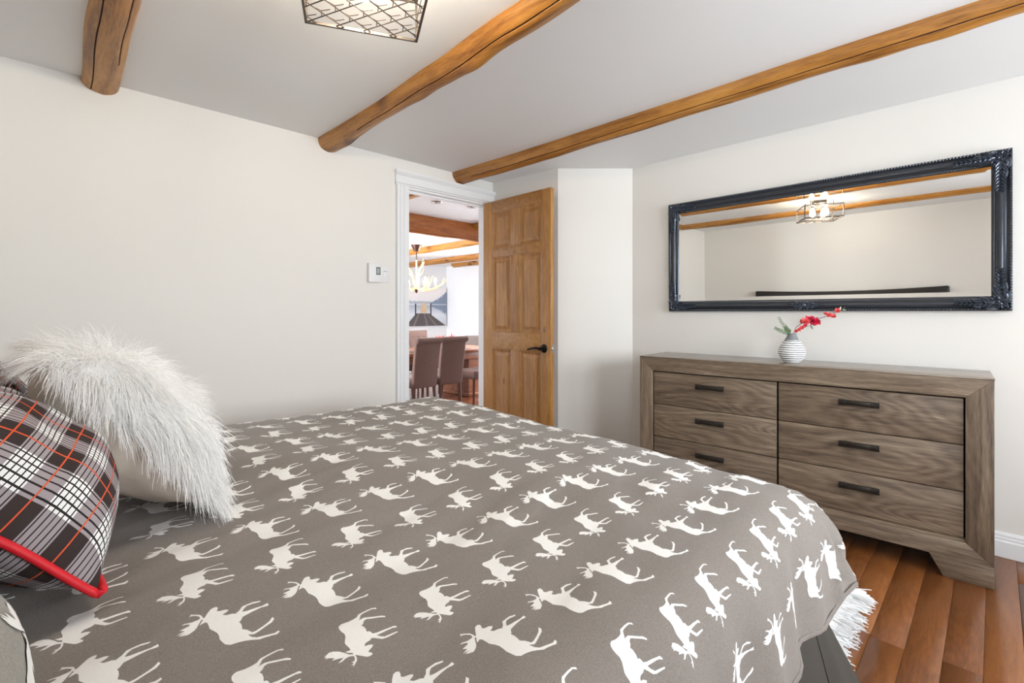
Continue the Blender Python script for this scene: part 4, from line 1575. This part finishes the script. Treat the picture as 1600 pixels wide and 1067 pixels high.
def clip_seg(p, q, h):
    """Liang-Barsky clip to the square"""
    t0, t1 = 0.0, 1.0
    dx, dy = q[0] - p[0], q[1] - p[1]
    for pp_, qq in ((-dx, p[0] + h), (dx, h - p[0]), (-dy, p[1] + h), (dy, h - p[1])):
        if abs(pp_) < 1e-12:
            if qq < 0:
                return None
        else:
            r = qq / pp_
            if pp_ < 0:
                t0 = max(t0, r)
            else:
                t1 = min(t1, r)
    if t0 >= t1:
        return None
    return (p[0] + dx * t0, p[1] + dy * t0), (p[0] + dx * t1, p[1] + dy * t1)


lat = MB()
pitch = CS / 4.15
for k in range(-9, 10):
    for sgn in (1, -1):
        c0 = k * pitch * 1.0 + 0.012
        # lines x*? diamonds a little wider than deep
        p, q = (c0 - 0.5, -0.5 * sgn * 0.95), (c0 + 0.5, 0.5 * sgn * 0.95)
        s2 = clip_seg(p, q, h_)
        if s2 and (Vector(s2[0]) - Vector(s2[1])).length > 0.01:
            lat.tube([(*s2[0], 0.004), (*s2[1], 0.004)], 0.0022, 4)
lat.obj('bottom_lattice', M['cage'], cl)
lat = MB()
for i in range(-6, 7):
    for j in range(-6, 7):
        cx, cy = (i + 0.5 * (j % 2)) * pitch, j * pitch * 0.48
        for an in (90, 210, 330):
            s2 = clip_seg((cx, cy), (cx + pitch * 0.36 * cos(R(an)), cy + pitch * 0.36 * sin(R(an))), h_)
            if s2:
                lat.tube([(*s2[0], 0.016), (*s2[1], 0.016)], 0.0016, 4)
lat.obj('upper_lattice', M['cage'], cl)
sl = MB()
for s_ in (-1, 1):
    for k in range(0, 1):
        sl.tube([(s_ * h_, -h_, CH * 0.5), (s_ * h_, h_, CH * 0.5)], 0.0015, 5)
sl.obj('side_wire', M['cage'], cl)
M['bulb'] = emit('lit_bulb', (1.0, 0.86, 0.66), BULB)
pn = MB().box(-0.055, 0.055, -0.055, 0.055, CZ - CB - 0.03, CZ - CB - 0.001)
pn.obj('ceiling_canopy', M['cage'], cl, bevel=0.004)
for s_ in (-1, 1):
    for k in (-1, 1):
        MB().tube([(s_ * 0.10, k * 0.10, CH - 0.004), (s_ * 0.10, k * 0.10, CZ - CB - 0.002)], 0.003, 6).obj('rod', M['cage'], cl)
MB().box(-h_, h_, -0.008, 0.008, CH - 0.006, CH - 0.001).box(-0.105, -0.095, -h_, h_, CH - 0.006, CH - 0.001).box(0.095, 0.105, -h_, h_, CH - 0.006, CH - 0.001).obj('crossbar', M['cage'], cl)
for i, (x, y) in enumerate(((-0.055, -0.05), (0.055, -0.045), (0.0, 0.06))):
    sk_ = MB().lathe([(0.0, 0.0), (0.012, 0.0), (0.012, 0.035), (0.0, 0.035)], c=(x, y, CH - 0.012), sides=12).obj('socket', M['cage'], cl, smooth=True)
    MB().lathe([(0.003, -0.088), (0.012, -0.085), (0.022, -0.075), (0.027, -0.060), (0.025, -0.045), (0.017, -0.022), (0.012, -0.008), (0.010, 0.0)], c=(x, y, CH - 0.012), sides=16).obj('bulb', M['bulb'], cl, smooth=True)

# ------------------------------------------------------------------ dining room beyond the doorway (its floor lies a step lower)
DXA, DXB, DYB = 1.2, 7.02, 9.22
struct(MB().box(DXA - 0.1, DXB + 0.1, YL + TH, DYB + 0.1, LOW - 0.12, LOW - 0.012).obj('floor', M['subfloor']))
dfl = bpy.data.objects['floor.001']
DW_ = 0.12
y = YL + TH
rnd = random.Random(12)
while y < DYB:
    x = DXA - 1.5 * rnd.random()
    while x < DXB:
        l = rnd.choice((1.4, 1.9, 2.3))
        x0, x1 = max(x, DXA), min(x + l, DXB)
        if x1 - x0 > 0.05:
            MB().box(x0 + 0.001, x1 - 0.001, y + 0.001, min(y + DW_, DYB) - 0.001, LOW - 0.012, LOW).obj('plank', M['dfloor'], dfl)
        x += l
    y += DW_
struct(MB().box(DX0, DX1, YL + 0.0, YL + TH + 0.004, LOW, -0.0125).obj('trim_5', M['trim']))
struct(MB().box(DXA - 0.1, DXB + 0.1, YL + TH, DYB + 0.1, CZ + 0.0005, CZ + 0.12).obj('ceiling', M['ceil']))
struct(MB().box(DXA - 0.1, DXB + 0.1, DYB, DYB + 0.1, LOW, CZ).obj('wall_far', M['dwall']))
# right wall of the dining room with a window, left wall with an added, unseen window for fill light
for nm, xa, xb, yw0, yw1 in (('wall_dining_right', DXB, DXB + 0.1, 4.7, 6.9), ('wall_dining_left', DXA - 0.1, DXA, 5.7, 7.9)):
    q = MB()
    q.box(xa, xb, YL + TH, yw0, LOW, CZ).box(xa, xb, yw1, DYB, LOW, CZ).box(xa, xb, yw0, yw1, LOW, 0.45).box(xa, xb, yw0, yw1, 1.95, CZ)
    struct(q.obj(nm, M['dwall']))
for n_, (xm, yw0, yw1) in enumerate(((DXB + 0.05, 4.7, 6.9), (DXA - 0.05, 5.7, 7.9))):  # second frame belongs to the added left window
    f = MB()
    f.box(xm - 0.03, xm + 0.03, yw0, yw1, 0.45, 0.50).box(xm - 0.03, xm + 0.03, yw0, yw1, 1.90, 1.95)
    for yy1 in (yw0 + 0.025, (yw0 + yw1) / 2, yw1 - 0.025):
        f.box(xm - 0.03, xm + 0.03, yy1 - 0.025, yy1 + 0.025, 0.50, 1.90)
    wo = struct(f.obj('window_%d' % (n_ + 3), M['trim']))
    for a, b_ in ((yw0 + 0.05, (yw0 + yw1) / 2 - 0.025), ((yw0 + yw1) / 2 + 0.025, yw1 - 0.05)):
        MB().box(xm - 0.002, xm + 0.002, a, b_, 0.50, 1.90).obj('pane', M['glass'], wo)
struct(MB().box(DX1 + 0.11, DXB, YL + TH - 0.001, YL + TH + 0.002, LOW, CZ).obj('wall_dining_front', M['dwall']))
hd = log_beam('log_beam', 0, [(DXA, 4.62, 0.10, 0.19), (4.0, 4.62, 0.10, 0.195), (DXB, 4.62, 0.10, 0.19)], CZ, M['logx'], 31, [(4.4, 1.5, 6)], nseg=80)
tag(hd, 'brown log header beam just beyond the doorway, crossing the dining room ceiling', 'beam')
for i, (xc, hw, dp, y0, y1, lab) in enumerate(((3.35, 0.08, 0.09, 4.72, DYB + 0.005, 'log beam in the dining room on the ceiling left of the antler chandelier'),
                                              (4.72, 0.085, 0.085, 4.72, DYB + 0.005, 'log beam in the dining room just right of the chandelier canopy'),
                                              (5.95, 0.10, 0.095, 4.72, DYB + 0.005, 'orange log beam in the dining room beyond the chandelier'),
                                              (6.72, 0.09, 0.085, 4.72, 8.55, 'short dark log beam close to the far right dining wall'),
                                              (2.42, 0.09, 0.06, YL + TH, 4.52, 'log stub on the ceiling just inside the dining room at the upper left of the doorway'),
                                              (3.92, 0.09, 0.085, 3.7, 4.52, 'log stub on the ceiling just inside the dining room at the upper right of the doorway'))):
    bb = log_beam('log_beam', 1, [(y1, xc, hw, dp), ((y0 + y1) / 2, xc + 0.01, hw * 0.97, dp), (y0, xc, hw, dp)], CZ, M['log'], 40 + i, [(4.3, y0, y1 - 0.4)], nseg=60)
    tag(bb, lab, 'beam')
for i, (x, y, lab) in enumerate(((2.826, 3.871, 'recessed ceiling spotlight beyond the doorway, left of the pair'), (3.218, 3.80, 'recessed ceiling spotlight beyond the doorway, right of the pair'))):
    q = thing('recessed_spotlight', lab, 'spotlight', (x, y, CZ))
    MB().lathe([(0.030, 0.0005), (0.052, 0.0005), (0.052, -0.006), (0.046, -0.010), (0.034, -0.008), (0.030, 0.0)], sides=24).obj('trim_ring', M['chrome'], q, smooth=True)
    MB().lathe([(0.0, -0.001), (0.031, -0.001), (0.031, 0.0003), (0.0, 0.0003)], sides=20).obj('lens', M['gap'], q)

# ---- framed photograph of a lake dock on the far wall
PX0, PX1, PZ0, PZ1 = 5.74, 6.99, 0.832, 1.700
pc = thing('wall_picture', 'misty lake and dock picture on the far dining room wall', 'picture', ((PX0 + PX1) / 2, DYB, PZ0))
pw2, ph = (PX1 - PX0) / 2, PZ1 - PZ0
MB().box(-pw2, pw2, -0.035, -0.001, 0, ph).obj('canvas', plain('canvas_edge', srgb(92, 98, 108), 0.7), pc)
mp_, nt, b = newmat('misty_lake_print')
tc = node(nt, 'ShaderNodeTexCoord')
sp = node(nt, 'ShaderNodeSeparateXYZ')
nt.links.new(tc.outputs['Object'], sp.inputs[0])
zz = node(nt, 'ShaderNodeMath', operation='DIVIDE')
zz.inputs[1].default_value = ph
nt.links.new(sp.outputs[2], zz.inputs[0])
rp = ramp(nt, [(0.0, srgb(196, 204, 214)), (0.30, srgb(214, 220, 228)), (0.52, srgb(168, 180, 196)), (0.565, srgb(206, 212, 220)), (0.60, srgb(176, 188, 202)), (0.66, srgb(226, 226, 228)), (1.0, srgb(238, 234, 232))])
nt.links.new(zz.outputs[0], rp.inputs['Fac'])
nt.links.new(rp.outputs[0], b.inputs['Base Color'])
b.inputs['Roughness'].default_value = 0.8
pm = MB()
pm.v = [(-pw2, -0.0355, 0), (pw2, -0.0355, 0), (pw2, -0.0355, ph), (-pw2, -0.0355, ph)]
pm.face([0, 1, 2, 3])
pmo = pm.obj('lake_print', mp_, pc)


def flat(name, polys, col, d):
    q = MB()
    for poly in polys:
        n0 = len(q.v)
        q.v += [(x, -0.0355 - d, z * ph) for x, z in poly]
        q.face([n0 + i for i in range(len(poly))])
    q.obj(name, plain(name + '_ink', col, 0.8), pmo)


rnd = random.Random(2)


def treeline(x0, x1, zb_, h0, h1, sgn):
    pts = [(x0, zb_)]
    n = 16
    up = []
    for i in range(n + 1):
        t_ = i / n
        hh = h0 + (h1 - h0) * t_
        up.append((x0 + (x1 - x0) * t_, zb_ + sgn * hh * (0.55 + 0.45 * rnd.random() if i % 2 else 1.0)))
    return pts + up + [(x1, zb_)]


flat('far_trees', [treeline(-pw2, 0.35, 0.585, 0.09, 0.05, 1)], srgb(168, 180, 194), 0.0004)
flat('near_trees', [treeline(0.18, pw2, 0.575, 0.03, 0.34, 1), treeline(0.18, pw2, 0.555, 0.03, 0.30, -1)], srgb(128, 144, 166), 0.0008)
flat('dock', [[(-0.50, 0.0), (0.60, 0.0), (0.13, 0.33), (-0.22, 0.33)]], srgb(92, 88, 90), 0.0010)
flat('dock_planks', [[(-0.32, 0.0), (-0.25, 0.0), (-0.13, 0.33), (-0.16, 0.33)], [(0.05, 0.0), (0.11, 0.0), (0.01, 0.33), (-0.02, 0.33)], [(0.30, 0.0), (0.36, 0.0), (0.07, 0.33), (0.05, 0.33)]], srgb(128, 116, 112), 0.0013)
flat('dock_post', [[(-0.255, 0.27), (-0.22, 0.27), (-0.22, 0.58), (-0.255, 0.58)]], srgb(62, 64, 72), 0.0016)
flat('dock_post', [[(0.16, 0.27), (0.195, 0.27), (0.195, 0.60), (0.16, 0.60)]], srgb(62, 64, 72), 0.0016)
flat('dock_chair', [[(-0.10, 0.34), (0.06, 0.34), (0.09, 0.47), (0.05, 0.49), (0.045, 0.58), (0.0, 0.61), (-0.05, 0.61), (-0.085, 0.58), (-0.09, 0.49), (-0.12, 0.47)]], srgb(202, 180, 150), 0.0016)

# ---- dining table, chairs
tb_ = thing('dining_table', 'long brown wooden dining table under the antler chandelier', 'table', (4.25, 6.30, LOW))
MB().box(-1.30, 1.30, -0.52, 0.52, 0.715, 0.760).obj('tabletop', M['table'], tb_, bevel=0.006)
MB().box(-1.18, 1.18, -0.40, 0.40, 0.60, 0.715).obj('apron', M['table'], tb_, bevel=0.004)
for sx in (-1, 1):
    q = MB()
    for k in range(12):
        y0 = -0.36 + 0.06 * k
        q.box(sx * 0.84 - 0.12, sx * 0.84 + 0.12, y0 + 0.003, y0 + 0.057, 0.05, 0.60)
    q.obj('ribbed_pedestal', M['table'], tb_)
    MB().box(sx * 0.84 - 0.16, sx * 0.84 + 0.16, -0.42, 0.42, 0.0, 0.05).obj('foot', M['table'], tb_, bevel=0.006)


def parson_chair(name, label, loc, rz, mat, top=1.0, tuft=False):
    """local: front of the seat towards +y, back at -y"""
    c = thing(name, label, 'chair', loc, rz, 'upholstered dining chairs at the table')
    w2 = 0.195
    # back slab, leaning backwards, with a rolled top
    bkm = MB()
    K = 9
    for i in range(K + 1):
        t_ = i / K
        z = 0.36 + (top - 0.36) * t_
        yb = -0.235 - 0.10 * t_ ** 1.3
        th_ = 0.075 - 0.015 * t_
        ww_ = w2 * (0.94 + 0.06 * t_)
        bkm.v += [(-ww_, yb - th_ / 2, z), (ww_, yb - th_ / 2, z), (ww_, yb + th_ / 2, z), (-ww_, yb + th_ / 2, z)]
    for i in range(K):
        for j in range(4):
            a = i * 4
            bkm.face([a + j, a + (j + 1) % 4, a + 4 + (j + 1) % 4, a + 4 + j])
    bkm.face([3, 2, 1, 0])
    bkm.face([K * 4 + j for j in range(4)])
    bo_ = bkm.obj('backrest', mat, c, bevel=0.018, seg=3)
    MB().tube([(-w2 - 0.003, -0.350, top - 0.025), (w2 + 0.003, -0.350, top - 0.025)], 0.040, 14).obj('back_roll', mat, bo_, smooth=True)
    if tuft:
        for i in (-0.12, 0.0, 0.12):
            for z in (top - 0.10, top - 0.22):
                MB().ellipsoid((i, -0.275 if z > top - 0.15 else -0.255, z), 0.012, 0.008, 0.012).obj('button', mat, bo_, smooth=True)
    MB().box(-w2, w2, -0.215, 0.25, 0.36, 0.49).obj('seat', mat, c, bevel=0.025, seg=3)
    for sx in (-1, 1):
        for y0, y1 in ((-0.23, -0.27), (0.215, 0.225)):
            q = MB()
            q.tube([(sx * 0.16, y0, 0.37), (sx * 0.16, y1, 0.0)], [0.026, 0.019], 4)
            q.obj('leg', M['dleg'], c)
    return c


parson_chair('dining_chair', 'brown tweed dining chair with its back to the doorway, second from the left jamb', (3.64, 5.50, LOW), R(1), M['chair'])
parson_chair('dining_chair', 'brown tweed dining chair, back to the doorway, nearest the right end of the table', (4.10, 5.52, LOW), R(-4), M['chair'])
parson_chair('dining_chair', 'brown tweed dining chair with its back to the doorway, half hidden by the left jamb', (3.12, 5.50, LOW), R(2), M['chair'])
parson_chair('dining_chair', 'rosy tufted dining chair on the far side of the table, facing the doorway', (5.00, 7.10, LOW), R(180), M['chair'], tuft=True)
parson_chair('dining_chair', 'tufted dining chair on the far side of the table, half hidden by the left jamb', (4.50, 7.12, LOW), R(178), M['chair'], tuft=True)
parson_chair('dining_chair', 'brown dining chair turned sideways, only its seat and legs showing in the doorway', (4.80, 5.54, LOW), R(92), M['chair'], top=0.98)
parson_chair('dining_chair', 'grey dining chair with a low rounded back beyond the right end of the table', (5.98, 6.95, LOW), R(140), M['chairg'], top=0.87)
# centrepiece on the table
for i, (x, y, r_, mt, lab) in enumerate(((4.97, 6.40, 0.06, 'petal', 'low pot of red flowers on the dining table, right of the pair'), (4.78, 6.42, 0.055, 'petal2', 'low pot of brown red flowers on the dining table, left of the pair'))):
    q = thing('flower_pot', lab, 'flower pot', (x, y, LOW + 0.76))
    MB().lathe([(0.0, 0.0), (0.045, 0.0), (0.06, 0.07), (0.064, 0.08), (0.055, 0.08), (0.05, 0.07), (0.0, 0.07)], sides=20).obj('pot', M['dleg'], q, smooth=True)
    f = MB()
    rr = random.Random(60 + i)
    for k in range(26):
        d = Vector((rr.gauss(0, 1), rr.gauss(0, 1), abs(rr.gauss(0.7, .5))))
        leaf_mesh(f, Vector((0, 0, 0.11)) + d.normalized() * 0.04, d, Vector((0.3, 0, 1)), rr.uniform(0.05, 0.10), 0.03)
    f.obj('flowers', M[mt], q, smooth=True)['kind'] = 'stuff'
for i, (x, y, lab) in enumerate(((4.05, 6.02, 'dark placemat on the near edge of the table in front of the right tweed chair'), (4.78, 6.02, 'dark placemat at the right end of the near table edge'))):
    q = MB().box(-0.20, 0.20, -0.13, 0.13, 0.0, 0.004).obj('placemat', plain('dark_placemat', srgb(70, 58, 56), 0.8), bevel=0.0015)
    q.location = (x, y, LOW + 0.7603)
    tag(q, lab, 'placemat', 'placemats on the dining table')

# ---- antler chandelier
CHX, CHY = 4.42, 6.60
ch = thing('antler_chandelier', 'antler chandelier with glowing candle bulbs above the dining table', 'chandelier', (CHX, CHY, CZ))
M['antler'] = plain('bone_antler', srgb(226, 198, 150), 0.5, var=0.18, bscale=14)
M['brz'] = plain('bronze_canopy', srgb(78, 48, 36), 0.4, 0.5)
M['cbulb'] = emit('lit_candle_bulb', (1.0, 0.80, 0.55), 60.0)
MB().lathe([(0.0, 0.0), (0.085, 0.0), (0.080, -0.02), (0.055, -0.07), (0.045, -0.10), (0.0, -0.105)][::-1], sides=20).obj('canopy', M['brz'], ch, smooth=True)
cn = MB()
for k in range(7):
    a = -0.10 - 0.022 * k
    T = Matrix.Rotation(pi / 2 * (k % 2), 4, 'Z')
    cn.tube([tuple(T @ Vector((0.009 * cos(t_ * pi / 4), 0, a - 0.012 + 0.016 * sin(t_ * pi / 4)))) for t_ in range(8)], 0.003, 5, closed=True)
cn.obj('chain', M['brz'], ch)
MB().tube([(0, 0, -0.24), (0, 0, -0.74)], 0.012, 8).obj('column', M['antler'], ch, smooth=True)
MB().lathe([(0.0, -0.78), (0.012, -0.77), (0.02, -0.75), (0.03, -0.73), (0.02, -0.71), (0.0, -0.70)], sides=12).obj('finial', M['brz'], ch, smooth=True)
rr = random.Random(21)
for k in range(6):
    a = 2 * pi * k / 6 + 0.3
    q = MB()
    dirv = Vector((cos(a), sin(a), 0))
    sv = Vector((-sin(a), cos(a), 0))
    main = [Vector((0, 0, -0.70)) + dirv * 0.02, Vector((0, 0, -0.73)) + dirv * 0.16, Vector((0, 0, -0.70)) + dirv * 0.30 + sv * 0.03, Vector((0, 0, -0.62)) + dirv * 0.42 + sv * 0.06, Vector((0, 0, -0.52)) + dirv * 0.50 + sv * 0.08]
    q.tube(main, [0.016, 0.018, 0.017, 0.012, 0.003], 7)
    for t_, up, o_ in ((1, 0.13, 0.05), (2, 0.15, 0.06), (3, 0.10, 0.05)):
        p = main[t_]
        q.tube([p, p + Vector((0, 0, up * 0.5)) + sv * (-o_ * 0.6), p + Vector((0, 0, up)) + sv * (-o_ * 0.4) + dirv * 0.03], [0.012, 0.009, 0.002], 6)
    q.obj('antler', M['antler'], ch, smooth=True)
    if k % 2 == 0:
        q = MB()
        m2_ = [Vector((0, 0, -0.66)) + dirv * 0.02, Vector((0, 0, -0.50)) + dirv * 0.06, Vector((0, 0, -0.38)) + dirv * 0.11 + sv * 0.02, Vector((0, 0, -0.28)) + dirv * 0.20 + sv * 0.05]
        q.tube(m2_, [0.018, 0.017, 0.013, 0.003], 7)
        for t_ in (1, 2):
            p = m2_[t_]
            q.tube([p, p + dirv * 0.08 + Vector((0, 0, 0.05)), p + dirv * 0.13 + Vector((0, 0, 0.14))], [0.012, 0.009, 0.002], 6)
        q.obj('antler', M['antler'], ch, smooth=True)
    p = main[2] + Vector((0, 0, 0.015))
    cs = MB().tube([p, p + Vector((0, 0, 0.075))], 0.012, 10).obj('candle_socket', M['bud'], ch, smooth=True)
    MB().ellipsoid(p + Vector((0, 0, 0.115)), 0.020, 0.020, 0.042, nu=12, nv=8).obj('bulb', M['cbulb'], cs, smooth=True)
